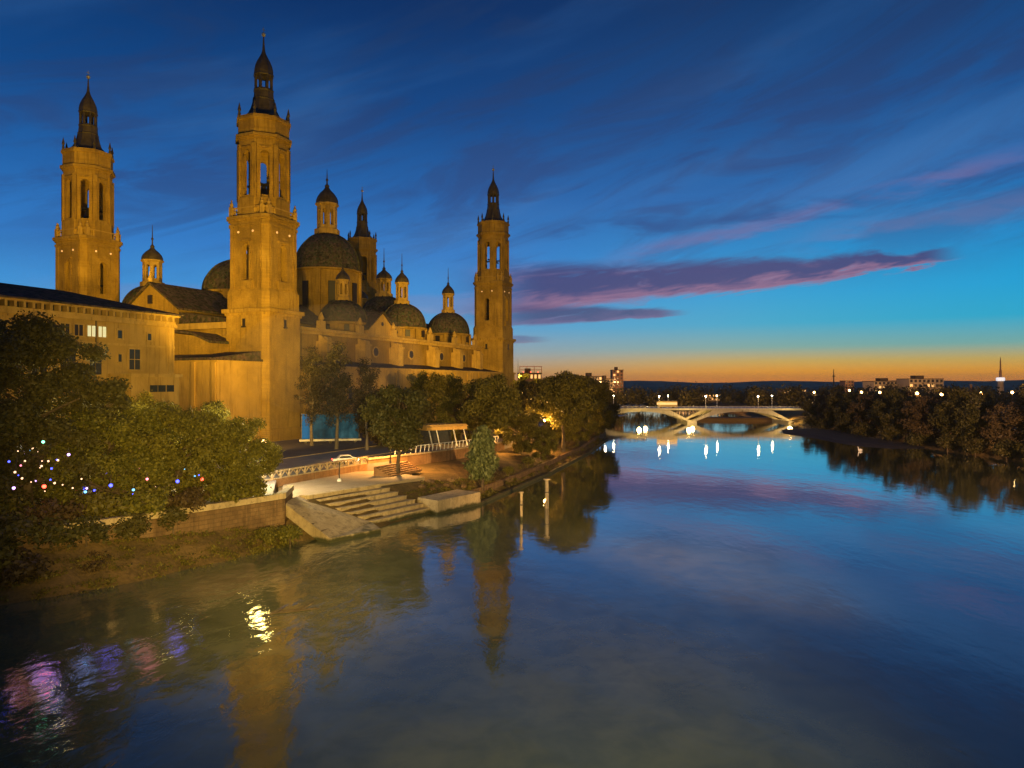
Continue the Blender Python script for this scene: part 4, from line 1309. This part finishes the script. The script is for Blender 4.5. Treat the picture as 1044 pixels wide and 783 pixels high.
# ================================================================== trees
def leaf_mesh(name, clumps, n, size, seed, droop=0.0):
    g = np.random.default_rng(seed)
    C = np.array([c[:3] for c in clumps]); Rr = np.array([c[3:6] for c in clumps])
    wgt = (Rr[:, 0] * Rr[:, 1] + Rr[:, 0] * Rr[:, 2]); wgt = wgt / wgt.sum()
    idx = g.choice(len(clumps), n, p=wgt)
    d = g.normal(size=(n, 3)); d /= np.linalg.norm(d, axis=1)[:, None]
    rad = g.random(n) ** 0.42
    rad *= 1 + 0.16 * g.normal(size=n)
    p = C[idx] + d * rad[:, None] * Rr[idx]
    nrm = d * 0.7 + g.normal(size=(n, 3)) * 0.8 + np.array([0, 0, .45]); nrm /= np.linalg.norm(nrm, axis=1)[:, None]
    ax = np.cross(nrm, g.normal(size=(n, 3))); ax[:, 2] -= droop; ax -= nrm * (ax * nrm).sum(1)[:, None]; ax /= np.linalg.norm(ax, axis=1)[:, None]
    bx = np.cross(nrm, ax)
    sz = size * g.uniform(.6, 1.35, n)[:, None]
    v = np.empty((n, 4, 3))
    v[:, 0] = p - ax * sz * .62; v[:, 2] = p + ax * sz * .62
    v[:, 1] = p + bx * sz * .34 + nrm * sz * .08; v[:, 3] = p - bx * sz * .34 + nrm * sz * .08
    v = v.reshape(-1, 3)
    me = bpy.data.meshes.new(name)
    me.vertices.add(n * 4); me.vertices.foreach_set('co', v.ravel())
    me.loops.add(n * 4); me.loops.foreach_set('vertex_index', np.arange(n * 4, dtype=np.int32))
    me.polygons.add(n); me.polygons.foreach_set('loop_start', np.arange(0, n * 4, 4, dtype=np.int32))
    try: me.polygons.foreach_set('loop_total', np.full(n, 4, dtype=np.int32))
    except Exception: pass
    me.update()
    return me
def make_tree(name, H, rx, z0, nclump, cr, nleaf, size, leafm, seed, barkm='bark', trunk_r=.3, lean=0.0, shape='ell', droop=0.0, label='', cat='tree', trunkname='trunk'):
    rr = random.Random(seed)
    t = thing(name, label or name, cat)
    cz, hz = (z0 + H) / 2, (H - z0) / 2
    clumps = []
    tries = 0
    while len(clumps) < nclump and tries < 5000:
        tries += 1
        x, y, z = rr.uniform(-1, 1), rr.uniform(-1, 1), rr.uniform(-1, 1)
        q2 = x * x + y * y + z * z
        if q2 > 1: continue
        if q2 < 0.16 and rr.random() < .7: continue
        wsc = 1.0
        if shape == 'umb': wsc = 1.0 if z > -.3 else .7
        if shape == 'cone': wsc = max(.15, .55 - .5 * z)
        s = cr * rr.uniform(.65, 1.25)
        clumps.append((x * (rx - s * .8) * wsc + lean * (cz + z * hz) / H, y * (rx - s * .8) * wsc, cz + z * (hz - s * .6), s * rr.uniform(.85, 1.25), s * rr.uniform(.85, 1.25), s * rr.uniform(.6, .95)))
    me = leaf_mesh('crown', clumps, nleaf, size, seed, droop)
    me.materials.append(M[leafm])
    o = bpy.data.objects.new('crown', me); col.objects.link(o); o.parent = t
    q = MB()
    pts = [Vector((0, 0, -0.6))]
    tt = 6
    for k in range(1, tt + 1):
        f = k / tt
        pts.append(Vector((lean * f * .8 + rr.uniform(-.04, .04) * H * f, rr.uniform(-.04, .04) * H * f, H * .84 * f)))
    rs = [trunk_r * (1 - .84 * k / tt) * (1.25 if k == 0 else 1) for k in range(tt + 1)]
    q.path(pts, rs, 8)
    for c in clumps:
        if rr.random() > .75: continue
        c3 = Vector(c[:3])
        f = max(.22, min(.92, (c3.z - math.hypot(c3.x, c3.y) * .55) / (H * .84)))
        i = min(tt - 1, int(f * tt)); fr_ = f * tt - i
        s_ = pts[i].lerp(pts[i + 1], max(0, min(1, fr_)))
        r0_ = trunk_r * (1 - .84 * f) * .55
        m1 = s_.lerp(c3, .5) + Vector((rr.uniform(-.3, .3), rr.uniform(-.3, .3), rr.uniform(0, .5)))
        q.path([s_, m1, c3], [r0_, r0_ * .65, r0_ * .25], 5)
        for _ in range(2):
            e_ = c3 + Vector((rr.uniform(-1, 1) * c[3], rr.uniform(-1, 1) * c[4], rr.uniform(-.2, 1) * c[5]))
            q.path([m1.lerp(c3, .6), e_], [r0_ * .4, .02], 4)
    q.build(trunkname, M[barkm], t)
    return t
protos = {}
def place(key, x, y, z, s=1.0, rz=None, label='', group=None, sz=None, leafm=None):
    pr = protos[key]
    if not pr.get('used'):
        t = pr['obj']; pr['used'] = True
    else:
        t = copy_tree(pr['obj'])
    t.location = (x, y, z)
    t.scale = (s, s, (sz or s))
    t.rotation_euler = (0, 0, random.uniform(0, 6.28) if rz is None else rz)
    t['label'] = label
    if group: t['group'] = group
    elif 'group' in t: del t['group']
    if leafm:
        for ch in t.children:
            if ch.name.startswith('crown'):
                ch.data = ch.data if ch.material_slots[0].material == M[leafm] else ch.data
                ch.material_slots[0].link = 'OBJECT'; ch.material_slots[0].material = M[leafm]
    return t
def proto(key, *a, **k):
    protos[key] = {'obj': make_tree(*a, **k)}
proto('big', 'leafy_tree', 21.0, 9.2, 0.6, 85, 1.55, 80000, .30, 'leaf_dark', 3, trunk_r=.5)
proto('bush1', 'bushy_tree', 12.6, 7.3, -0.8, 80, 1.25, 46000, .25, 'leaf', 5, trunk_r=.34)
proto('bush2', 'bushy_tree', 11.8, 7.0, -0.8, 76, 1.2, 44000, .25, 'leaf', 9, trunk_r=.34)
proto('airy', 'poplar', 25.0, 4.6, 4.0, 44, 1.7, 7500, .36, 'leaf_grey', 12, trunk_r=.4, barkm='barkpale')
proto('round', 'pine_tree', 14.0, 6.4, 3.2, 46, 1.5, 19000, .38, 'leaf', 15, trunk_r=.32, shape='umb')
proto('round2', 'pine_tree', 13.4, 5.8, 3.0, 42, 1.4, 17000, .38, 'leaf', 18, trunk_r=.3, shape='umb')
proto('slim', 'slim_tree', 16.5, 3.6, 7.5, 18, 1.5, 8000, .38, 'leaf', 21, trunk_r=.26, barkm='barkpale')
proto('column', 'cypress', 14.0, 1.9, .4, 26, 1.0, 5000, .34, 'leaf_dark', 24, trunk_r=.22)
proto('willow', 'drooping_tree', 9.8, 3.4, .3, 44, 1.2, 14000, .5, 'leaf_pale', 27, trunk_r=.24, droop=2.5, shape='cone')
proto('shrub', 'shrub', 2.6, 1.9, .0, 14, .8, 1600, .26, 'leaf', 30, trunk_r=.08, cat='shrub', trunkname='stem')
proto('shrub2', 'shrub', 2.2, 2.2, .0, 14, .8, 1600, .26, 'leaf_brown', 33, trunk_r=.08, cat='shrub', trunkname='stem')
proto('right1', 'riverside_tree', 12.0, 5.9, -.2, 40, 1.5, 9000, .44, 'leaf_dark', 36, trunk_r=.3)
proto('right2', 'riverside_tree', 11.5, 6.6, -.2, 42, 1.5, 9000, .44, 'leaf_brown', 39, trunk_r=.3)
proto('right3', 'riverside_tree', 13.5, 5.2, -.2, 40, 1.4, 9000, .44, 'leaf_dark', 42, trunk_r=.3)

# near left bank
g = 'trees behind the near river wall'
place('big', PX(30, 73), 73, G, 1.0, 0.4, 'tall dark tree filling the left edge of the photo', g)
place('round2', PX(-30, 66), 66, 3.5, 1.0, 1.2, 'dark tree cut by the left edge behind the river wall', g, leafm='leaf_dark')
place('bush1', PX(108, 77), 77, G, 1.0, 0.2, 'bushy tree just right of the tall dark tree', g)
place('bush2', PX(172, 81), 81, G, 1.02, 2.0, 'bushy tree in the middle above the near river wall', g)
place('bush1', PX(236, 86.5), 86.5, G - .6, .86, 4.1, 'bushy tree nearest the ramp, lit yellow green on its right', g, sz=.92)
place('bush2', PX(128, 96), 96, G, 1.1, .8, 'bushy tree behind the others below the town hall window', g)
place('bush1', PX(196, 100), 100, G, 1.0, 5.1, 'bushy tree behind the others below the brick annexe', g)
for i, (x, y, z, k, s, lab) in enumerate(((-24.6, 81.0, .2, 'shrub', .95, 'green bush at the water edge under the ramp'), (-26.8, 79.2, .6, 'shrub', .8, 'small green bush left of the bush under the ramp'),
        (-42.5, 61.5, .9, 'shrub2', 1.5, 'dark brownish bush low on the bank at the left edge'), (-46, 57.5, 1.1, 'shrub2', 1.9, 'large dark bush cut by the left edge above the water'), (-38.2, 66.5, .8, 'shrub2', .9, 'low brown bush on the bank below the river wall'), (-44.0, 60.6, 1.2, 'shrub', 1.6, 'leafy bush against the river wall at far left'))):
    place(k, x, y, z, s, None, lab, 'bushes on the near bank')
for i, (x, y, z, s) in enumerate(((-47.5, 61.0, 2.6, 1.9), (-45.2, 62.0, 2.0, 1.6), (-43.6, 63.0, 3.2, 1.6), (-41.4, 65.6, 2.6, 1.5), (-39.4, 67.6, 3.0, 1.2), (-37.0, 70.6, 3.0, 1.1), (-34.4, 74.2, 3.2, 1.0), (-48.5, 57.0, 2.2, 2.2))):
    place('shrub', x, y, z, s, None, '%s dark bush spilling over the river wall top from the left edge' % ORD[i], 'bushes over the river wall', leafm='leaf_dark')
hx = [(-39.6, 70.4, 1.1), (-37.0, 73.2, 1.2), (-34.2, 77.0, 1.1), (-32.0, 80.2, 1.0), (-29.8, 83.6, .9), (-42.6, 67.5, 1.2), (-45.6, 65.6, 1.3)]
hx.sort()
for i, (x, y, s) in enumerate(hx):
    place('shrub2' if i % 3 == 1 else 'shrub', x, y, 4.4, s * 1.25, None, '%s low bush from the left in the hedge on top of the river wall' % ORD[i], 'hedge bushes on the river wall')
# between church and promenade
g = 'trees along the promenade'
place('airy', PX(343, 152), 152, G, .92, .3, 'tall grey hazy tree in front of the church beside the teal screen', g)
place('airy', PX(318, 160), 160, G, .90, 2.2, 'grey hazy tree between the bell tower and the teal screen', g)
place('airy', PX(374, 150), 150, G, .78, 4.2, 'grey thin leaved tree right of the teal screen', g)
place('round2', PX(406, 116), 116, 3.6, 1.1, .7, 'tree on a slim dark trunk rising in front of the brick wall', g)
place('slim', PX(445, 172), 172, G, 1.02, 1.0, 'slim tree with pale trunk above the yellow awning, left one', g)
place('slim', PX(462, 176), 176, G, 1.0, 3.0, 'slim tree with pale trunk above the yellow awning, right one', g)
place('slim', PX(428, 184), 184, G, 1.05, 5.0, 'slim tree behind the lone trunk, close to the church wall', g)
place('round', PX(502, 152), 152, 3.8, 1.18, .5, 'round dark pine standing behind the drooping tree', g)
place('column', PX(541, 176), 176, 3.8, 1.1, .5, 'dark cypress standing between the two round pines', g)
place('column', PX(535, 188), 188, G, 1.2, 2.5, 'dark cypress close to the far bell tower', g)
place('round', PX(574, 168), 168, 3.2, 1.3, 2.6, 'broad round pine on the orange lit slope', g)
place('round2', PX(556, 196), 196, 4.0, 1.25, 3.3, 'tall pine behind the broad round pine', g)
place('round', PX(600, 215), 215, 3.4, 1.25, 4.4, 'dark pine leaning over the water before the bridge', g)
place('right1', PX(614, 236), 236, 2.6, 1.15, 4.4, 'dark low tree at the water edge nearest the bridge', g)
place('right3', PX(588, 250), 250, 4.0, 1.2, 1.4, 'dark tree behind the pines near the bridge end', g)
place('right1', PX(522, 205), 205, G, 1.3, 2.4, 'dark leafy tree at the foot of the far bell tower', g)
place('right2', PX(478, 196), 196, G, 1.25, 2.0, 'dark leafy tree below the church wall behind the awning', g)
place('bush1', PX(530, 158), 158, 3.2, .8, 1.1, 'leafy green tree between the round pine and the broad pine', g)
place('bush2', PX(552, 152), 152, 2.6, .55, 2.1, 'low yellow green tree on the slope under the broad round pine', g)
place('bush1', PX(588, 190), 190, 3.0, .8, 3.1, 'leafy green tree under the dark pine before the bridge', g)
place('right2', PX(395, 158), 158, G, 1.15, .4, 'dark leafy tree behind the lone trunk and right of the grey trees', g)
place('right1', PX(424, 168), 168, G, 1.1, 2.9, 'dark leafy tree left of the yellow awning', g)
place('bush1', PX(470, 168), 168, G, .95, 2.2, 'leafy green tree behind the right end of the awning', g)
place('bush2', PX(566, 205), 205, 3.6, 1.1, 5.2, 'leafy green tree behind the broad round pine', g)
place('bush1', PX(608, 224), 224, 2.8, .85, 4.0, 'leafy green tree overhanging the water before the bridge', g)
place('willow', PX(492, 117), 117, 1.6, 1.0, .3, 'pale drooping tree on the waterline beside the concrete block', None)
g = 'bushes on the orange lit slope'
sl_ = [(3.2, 139, 2.4, 'shrub', .8), (7.5, 152, 2.2, 'shrub2', .7), (2.5, 157, 3.3, 'shrub', .9), (9.5, 168, 2.8, 'shrub', .9), (14.5, 182, 2.3, 'shrub2', .8), (12.0, 188, 3.2, 'shrub', 1.1), (18.5, 200, 2.3, 'shrub', 1.0), (23.0, 216, 2.4, 'shrub2', 1.2), (27.5, 232, 2.4, 'shrub', 1.2), (-2.6, 123, 1.8, 'shrub2', .8), (-.5, 128, 2.0, 'shrub', .7)]
sl_.sort(key=lambda q: q[1])
for i, (x, y, z, k, s) in enumerate(sl_):
    place(k, x, y, z, s, None, '%s bush from the drooping tree along the slope towards the bridge' % ORD[i], g)

# right bank
g = 'trees along the right bank'
def shore_x(y):
    for (x0, y0), (x1, y1) in zip(SR, SR[1:]):
        if y0 <= y <= y1: return x0 + (x1 - x0) * (y - y0) / (y1 - y0)
    return 130
ks = ['right1', 'right2', 'right3']
ys = [128, 137, 147, 157, 167, 178, 189, 200, 212, 225, 238, 252, 266, 281, 296, 312]
for i, y in enumerate(reversed(ys)):
    place(ks[i % 3], shore_x(y) + 4.2 + random.uniform(0, 2), y, 1.6, random.uniform(1.05, 1.25) * (1.0 if y < 290 else .8), None, '%s tree from the bridge in the front row along the right bank' % ORD[i], g)
ys = [150, 163, 176, 190, 206, 222, 240, 258, 276, 296, 318, 340]
for i, y in enumerate(reversed(ys)):
    place(ks[(i + 1) % 3], shore_x(y) + 17 + random.uniform(0, 5), y, 3.6, random.uniform(.92, 1.1), None, '%s tree from the bridge in the second row behind the right bank' % ORD[i], g)
ys = [172, 190, 212, 238, 268, 300, 330, 362]
for i, y in enumerate(reversed(ys)):
    place(ks[(i + 2) % 3], shore_x(y) + 34 + random.uniform(0, 9), y, 3.6, random.uniform(.95, 1.15), None, '%s tree from the bridge in the rear row of the right bank' % ORD[i], g)
g = 'bushes along the right waterline'
ys = [132, 142, 152, 163, 174, 185, 196, 210, 226, 244, 262, 282, 302]
for i, y in enumerate(reversed(ys)):
    place('shrub2' if i % 2 else 'shrub', shore_x(y) + 1.4, y, .5, random.uniform(1.7, 2.5), None, '%s bush from the bridge along the right waterline' % ORD[i], g, leafm='leaf_dark')
# distant woods seen over and under the bridge
def woods(name, boxes, size, leafm, seed):
    rr = random.Random(seed); cl = []
    for (x0, x1, y0, y1, h, n_) in boxes:
        for _ in range(n_):
            hh = h * rr.uniform(.6, 1.1); r_ = rr.uniform(.35, .5) * hh
            cl.append((rr.uniform(x0, x1), rr.uniform(y0, y1), 3.5 + hh - r_, r_, r_, r_ * .95))
            cl.append((cl[-1][0] + rr.uniform(-2, 2), cl[-1][1], 3.5 + r_ * .7, r_, r_, r_))
    me = leaf_mesh(name, cl, len(cl) * 110, size, seed); me.materials.append(M[leafm])
    o = bpy.data.objects.new(name, me); col.objects.link(o)
    return o
tag(woods('distant_trees', [(50, 330, 470, 560, 14, 120), (-40, 60, 470, 560, 15, 50), (300, 700, 430, 640, 15, 110), (20, 52, 370, 470, 13, 22)], 1.5, 'leaf_dark', 51), 'dark wood beyond the bridge along the horizon', 'woodland', kind='stuff')

# ================================================================== bridge
BY, BZ = 335.0, 6.8
br = thing('road_bridge', 'pale concrete road bridge on splayed V piers across the river', 'bridge', (82.3, BY, 0))
q = MB(); q.box(-62, 52.5, -.6, 20, 6.0, 6.8).box(-62, 52.5, -1.1, -.6, 6.3, 6.95).box(-62, 52.5, 20, 20.5, 6.3, 6.95); q.build('deck', M['bridgeconc'], br)
MB().box(-62, 52.5, 1.5, 18.0, 6.8, 6.86).build('roadway', M['asphalt'], br)
SPN = 46.3
for k in (-1, 0, 1):
    for y0 in (-.3, 16.7):
        q = MB()
        for s in ((-1, 1) if k < 1 else (-1,)):
            out = []
            for j in range(13):
                f = j / 12
                out.append((s * (22.9 * f), 5.35 * (1 - (1 - f) ** 2.1)))
            pts = [(s * .0, .9)] + [(s * 9.6, 5.9)] + [(s * 22.9, 5.9)] + list(reversed(out))
            # split into convex-ish strips along the curve
            for j in range(12):
                (xa, za), (xb, zb) = out[j], out[j + 1]
                def upz(x):
                    x = abs(x)
                    return .9 + (5.9 - .9) * min(1, x / 9.6)
                q.slab([(k * SPN + xa, y0, za), (k * SPN + xb, y0, zb), (k * SPN + xb, y0, max(upz(xb), zb + .05)), (k * SPN + xa, y0, max(upz(xa), za + .05))], (0, 3.0, 0))
        q.build('arched_rib', M['bridgeconc'], br)
    q = MB(); q.box(k * SPN - 2.2, k * SPN + 2.2, -1, 20.4, -2, .95); q.build('pier_foot', M['bridgeconc'], br)
q = MB(); q.box(-62, 52.5, -.95, -.87, 7.75, 7.83); q.build('rail', M['white'], br)
for k in range(57):
    x = -61.5 + k * 2.0
    MB().box(x - .05, x + .05, -.95, -.86, 7.0, 7.85).build('rail_post', M['white'], br)
# bridge lamps
lampb = make_lamp(5.6, 0.0, 'lit_white', .26, 'white')
for i, (px, off_) in enumerate(((617, -.2), (625.5, 19), (672, -.2), (681, 19), (719.5, -.2), (731, 19), (773, -.2), (787, 19))):
    t = lampb if i == 0 else copy_tree(lampb)
    d = BY + off_
    t.location = (PX(px, d), d, 6.8)
    t['label'] = '%s bright white lamp post from the left along the bridge' % ORD[i]; t['group'] = 'lamp posts on the bridge'
    point((PX(px, d), d - .9, 6.8 + 5.4), 300, (1.0, .70, .3), .32)
# uplights under the bridge deck (warm wash on piers)
for x in (82.3, 128, 60):
    point((x - 3, BY - 7.5, 2.6), 2600, (1.0, .66, .2), .5)
    point((x + 3, BY + 10, 3.2), 1800, (1.0, .62, .18), .5)
bus = thing('city_bus', 'yellow lit city bus crossing the bridge', 'bus', (PX(680, BY + 5), BY + 5, 6.87))
q = MB(); q.box(-4.6, 4.6, -1.25, 1.25, .4, 1.5).box(-4.6, 4.6, -1.25, 1.25, 2.6, 3.1); q.prism([(-4.5, -1.15), (4.5, -1.15), (4.5, 1.15), (-4.5, 1.15)], 3.1, 3.25); q.build('body', M['yellow'], bus)
for k in range(6):
    x = -4.5 + k * 1.52
    for s in (-1, 1): MB().box(x, x + 1.38, s * 1.2 - .03, s * 1.2 + .03, 1.5, 2.6).build('window', M['winwarm'], bus)
for x in (-3, 2.8):
    for s in (-1, 1): MB().tube((x, s * .9, .48), (x, s * 1.24, .48), .48, .48, 12).build('wheel', M['rubber'], bus)
for i, px in enumerate((634, 641, 648, 655)):
    make_car('%s dark car with red tail lights from the left on the bridge' % ORD[i], M['cardark'], (PX(px, BY + 4), BY + 4, 6.87), 0, 'cars on the bridge')

# ================================================================== far buildings
M['farwall'] = plain('far_block_wall', (0.34, 0.27, 0.19), .85, 0, .12, .2)
M['farbrick'] = plain('far_brick_wall', (0.30, 0.16, 0.09), .85, 0, .12, .2)
def block(label, px0, px1, ptop, d, depth=14, m='farwall', rows=5, cols_=6, lit=.15, seed=1, base=3.2, roof=True):
    rr = random.Random(seed)
    x0, x1 = PX(px0, d), PX(px1, d)
    zt = CAMZ + (HY - ptop) / F * d
    t = thing('apartment_block', label, 'building', ((x0 + x1) / 2, d, base))
    wd = (x1 - x0) / 2; h = zt - base
    q = MB(); q.box(-wd, wd, 0, depth, 0, h); q.build('wall', M[m], t)
    q = MB(); q.box(-wd - .3, wd + .3, -.3, depth + .3, h, h + .5)
    if roof: q.box(-wd * .4, wd * .1, depth * .3, depth * .7, h + .5, h + 3)
    q.build('roof', M['rooftile'], t)
    q = MB(); ww, hh = wd / cols_ * .55, h / rows * .28
    q.box(-ww, ww, -.12, .1, -hh, hh)
    wm = q.build('window', M['glass'], t)
    first = True
    for r_ in range(rows):
        for c in range(cols_):
            o = wm if first else wm.copy()
            if not first: col.objects.link(o)
            first = False
            o.location = (-wd + (c + .5) * 2 * wd / cols_, 0, h * (r_ + .6) / rows)
            if rr.random() < lit:
                o.material_slots[0].link = 'OBJECT'; o.material_slots[0].material = M['winwarm']
    return t
block('pale apartment block left of the bridge above the dark pines', 592, 614, 384, 560, 18, 'farwall', 6, 6, .12, 1)
block('low pale apartment block beside the slim tower block', 612, 625, 386.5, 600, 18, 'farwall', 5, 4, .2, 2)
block('slim dark tower block left above the bridge', 624.5, 635.5, 377.5, 640, 14, 'farbrick', 9, 3, .12, 3)
block('narrow dark tower block right above the dark bank trees', 861.5, 870.5, 388.5, 760, 12, 'farbrick', 6, 3, .1, 4, roof=False)
block('wide flat block right of the narrow tower block', 891, 924, 389, 620, 20, 'farwall', 5, 8, .2, 5)
block('wide flat block with rounded end near the right edge', 927, 962, 386.5, 600, 20, 'farwall', 5, 8, .2, 6)
block('long low dark roofed building right above the bridge end', 799, 822, 397, 700, 16, 'farbrick', 2, 8, .4, 7, roof=False)
block('long low building with a row of lights behind the bridge', 688, 742, 402, 640, 16, 'farwall', 2, 16, .75, 8, roof=False)
block('white low building above the right bank trees', 826, 836, 401, 520, 12, 'farwall', 2, 3, .9, 9, roof=False)
block('brick block right behind the farthest church tower', 528, 552, 381, 400, 16, 'farbrick', 5, 6, .35, 10, base=4.4)
# red lit roof frame with aerial on the brick block
fr_ = thing('roof_frame', 'red lit steel frame with aerial on the brick block roof', 'frame', (PX(541, 405), 405, CAMZ + (HY - 381) / F * 400 + .5))
q = MB()
for x in (-6, -2, 2, 6): q.box(x - .15, x + .15, -.15, .15, 0, 3.6)
q.box(-6.2, 6.2, -.15, .15, 3.4, 3.7).box(-6.2, 6.2, -.15, .15, 1.7, 1.9); q.build('frame', plain_red := plain('red_steel', (.5, .12, .06), .6), fr_)
for x in (-4, 0, 4): MB().ball((x, -.5, .5), .22, 8, 5).build('bulb', M['red'], fr_)
MB().tube((-7, 0, 0), (-7, 0, 8), .15, .04, 6).build('aerial', M['iron'], fr_)
point((PX(541, 404), 398, 27), 500, (1, .35, .12))
# telecom tower on the right
d = 900
tt_ = thing('telecom_tower', 'slender telecom tower with a white lit collar and mast at right', 'tower', (PX(1020, d), d, 3.2))
zz = lambda py: CAMZ + (HY - py) / F * d - 3.2
MB().lathe([(4.2, 0), (3.6, zz(395)), (3.4, zz(388.5))], 16).build('shaft', M['farwall'], tt_)
M['collar'] = glow('tower_collar', (.9, .9, .95), .8)
MB().lathe([(3.6, zz(388.5)), (4.8, zz(388)), (4.8, zz(385.2)), (3.4, zz(384.8))], 16).build('collar', M['collar'], tt_)
MB().lathe([(1.6, zz(385)), (1.4, zz(378)), (.9, zz(377)), (.7, zz(368)), (.2, zz(364))], 8).build('mast', M['farbrick'], tt_)
d = 700
ms_ = thing('radio_mast', 'thin tall radio mast above the right bank trees', 'mast', (PX(850, d), d, 3.2))
zz = lambda py: CAMZ + (HY - py) / F * d - 3.2
MB().lathe([(.8, 0), (.6, zz(385)), (.3, zz(376.5))], 6).build('pole', M['iron'], ms_)
MB().box(-1.2, 1.2, -.3, .3, zz(384), zz(383)).build('crossbar', M['iron'], ms_)
d = 620
cm_ = thing('chimney', 'thin brick chimney between the flat blocks and the telecom tower', 'chimney', (PX(990, d), d, 3.2))
zz = lambda py: CAMZ + (HY - py) / F * d - 3.2
MB().lathe([(1.4, 0), (.9, zz(392.5))], 10).build('stack', M['farbrick'], cm_)
MB().lathe([(1.1, zz(392.5)), (1.1, zz(391.5))], 10).build('rim', M['farwall'], cm_)
# warm street lamps behind the right bank trees
lampr = make_lamp(9.0, .0, 'lit_warm', .55, 'iron')
for i, (px, py, d) in enumerate(((878, 400, 330), (935, 401, 300), (960, 402, 290), (1000, 401, 280), (897, 400, 360), (866, 398, 420), (830, 400, 420), (1032, 400, 330))):
    t = lampr if i == 0 else copy_tree(lampr)
    p = P(px, py, d)
    t.location = (p.x, d, p.z - 8.9)
    t['group'] = 'street lamps behind the right bank'
    t['_px'] = px
    point((p.x, d - .8, p.z - .2), 3200, (1.0, .48, .12), .5)
lampp = make_lamp(4.2, .0, 'lit_warm', .2, 'iron')
for i, y in enumerate((318, 284, 246, 214, 184, 158, 136)):
    t = lampp if i == 0 else copy_tree(lampp)
    t.location = (shore_x(y) + 12.5, y + 3, 3.4); t['group'] = 'path lamps at the foot of the right bank trees'
    t['label'] = '%s low path lamp from the bridge under the right bank trees' % ORD[i]
    downlight((shore_x(y) + 12.0, y + 1.5, 8.4), 3600, (1.0, .52, .2))
for px, d, h in ((905, 575, 20), (945, 555, 22), (1000, 640, 24), (700, 600, 16), (610, 520, 20), (850, 620, 18), (1040, 520, 20), (660, 455, 20), (720, 455, 20), (780, 455, 20), (640, 590, 26), (760, 600, 20), (870, 730, 26), (1020, 860, 30)):
    flood((PX(px, d), d - 30, h), (PX(px, d), d + 60, h - 6), 70000, 125, 0.8, (1.0, .52, .16))  # unseen spots added to brighten the far blocks and woods
Ls = sorted([o for o in col.objects if '_px' in o], key=lambda o: o['_px'])
for i, o in enumerate(Ls):
    o['label'] = '%s orange street lamp from the left above the right bank trees' % ORD[i]; del o['_px']
# small things on the water
brn = MB()
brn.path([(-2.2, -.9, .0), (-.8, -.2, .12), (.6, .3, .1), (2.0, 1.0, .05)], [.05, .09, .1, .06], 6).path([(.6, .3, .1), (1.4, .2, .5), (1.9, .3, .8)], [.06, .04, .02], 5).path([(-.8, -.2, .12), (-.6, .5, .3)], [.05, .02], 5)
o = brn.build('driftwood', M['bark']); o.location = (PX(296, 57.5), 57.5, 0); tag(o, 'dead branch caught in the shallows near the left bank', 'branch')
sw = MB()
sw.path([(-.75, 0, .28), (-.5, 0, .3), (0, 0, .3), (.45, 0, .3), (.62, 0, .5), (.6, 0, .85), (.66, 0, 1.1), (.82, 0, 1.12), (1.02, 0, 1.05)], [.04, .24, .36, .26, .12, .08, .09, .1, .03], 10)
M['feather'] = plain('white_feathers', (.8, .79, .76), .6, 0, .05)
o = sw.build('swan', M['feather'], smooth=True); o.location = (PX(877, 196), 196, .0); o.rotation_euler = (0, 0, R(200)); tag(o, 'white swan on the water beside the dark gravel bank', 'swan')

# ================================================================== dusk haze over the valley
hz = MB(); hz.box(-9400, 9400, -400, 9400, -5, 125)
m_ = bpy.data.materials.new('evening_haze'); m_.use_nodes = True
t_ = NT(m_.node_tree); t_.n.clear()
pv = t_.node('ShaderNodeVolumePrincipled')
pv.inputs['Color'].default_value = (.92, .88, .84, 1)
pv.inputs['Density'].default_value = 0.00006
pv.inputs['Anisotropy'].default_value = 0.55
ou = t_.node('ShaderNodeOutputMaterial'); t_.link(pv.outputs[0], ou.inputs['Volume'])
tag(hz.build('haze', m_), 'thin evening haze over the river valley', 'haze', kind='stuff')

mi = MB(); mi.ball((0, 0, 0), 1, 20, 12)
m_ = bpy.data.materials.new('river_mist'); m_.use_nodes = True
t_ = NT(m_.node_tree); t_.n.clear()
pv = t_.node('ShaderNodeVolumePrincipled')
pv.inputs['Color'].default_value = (.9, .85, .82, 1); pv.inputs['Density'].default_value = 0.011; pv.inputs['Anisotropy'].default_value = 0.2
ou = t_.node('ShaderNodeOutputMaterial'); t_.link(pv.outputs[0], ou.inputs['Volume'])
o = mi.build('mist', m_); o.location = (-42, 168, 23.5); o.scale = (22, 10, 13); tag(o, 'patch of lit mist drifting at the foot of the nearest bell tower', 'mist', kind='stuff')

gc_ = []
rr = random.Random(77)
for L0, L1, i0, i1 in ((S, W_, 1, 6), (S, W_, 9, 14)):
    for i in range(i0, i1):
        for _ in range(60):
            f, g2 = rr.random(), rr.uniform(.12, 1.0)
            a_ = Vector(L0[i]).lerp(Vector(L0[i + 1]), f); b_ = Vector(L1[i]).lerp(Vector(L1[i + 1]), f)
            c = a_.lerp(b_, g2); z = -.7 + (Wz[i] * (1 - f) + Wz[i + 1] * f + .7) * g2
            r_ = rr.uniform(.3, 1.3)
            gc_.append((c.x, c.y, z + .12, r_, r_, rr.uniform(.15, .4)))
me = leaf_mesh('bank_grass', gc_, 26000, .2, 5, -1.5); me.materials.append(M['leaf'])
o = bpy.data.objects.new('bank_grass', me); col.objects.link(o)
tag(o, 'rough grass and weeds growing on the left river bank slopes', 'grass', kind='stuff')
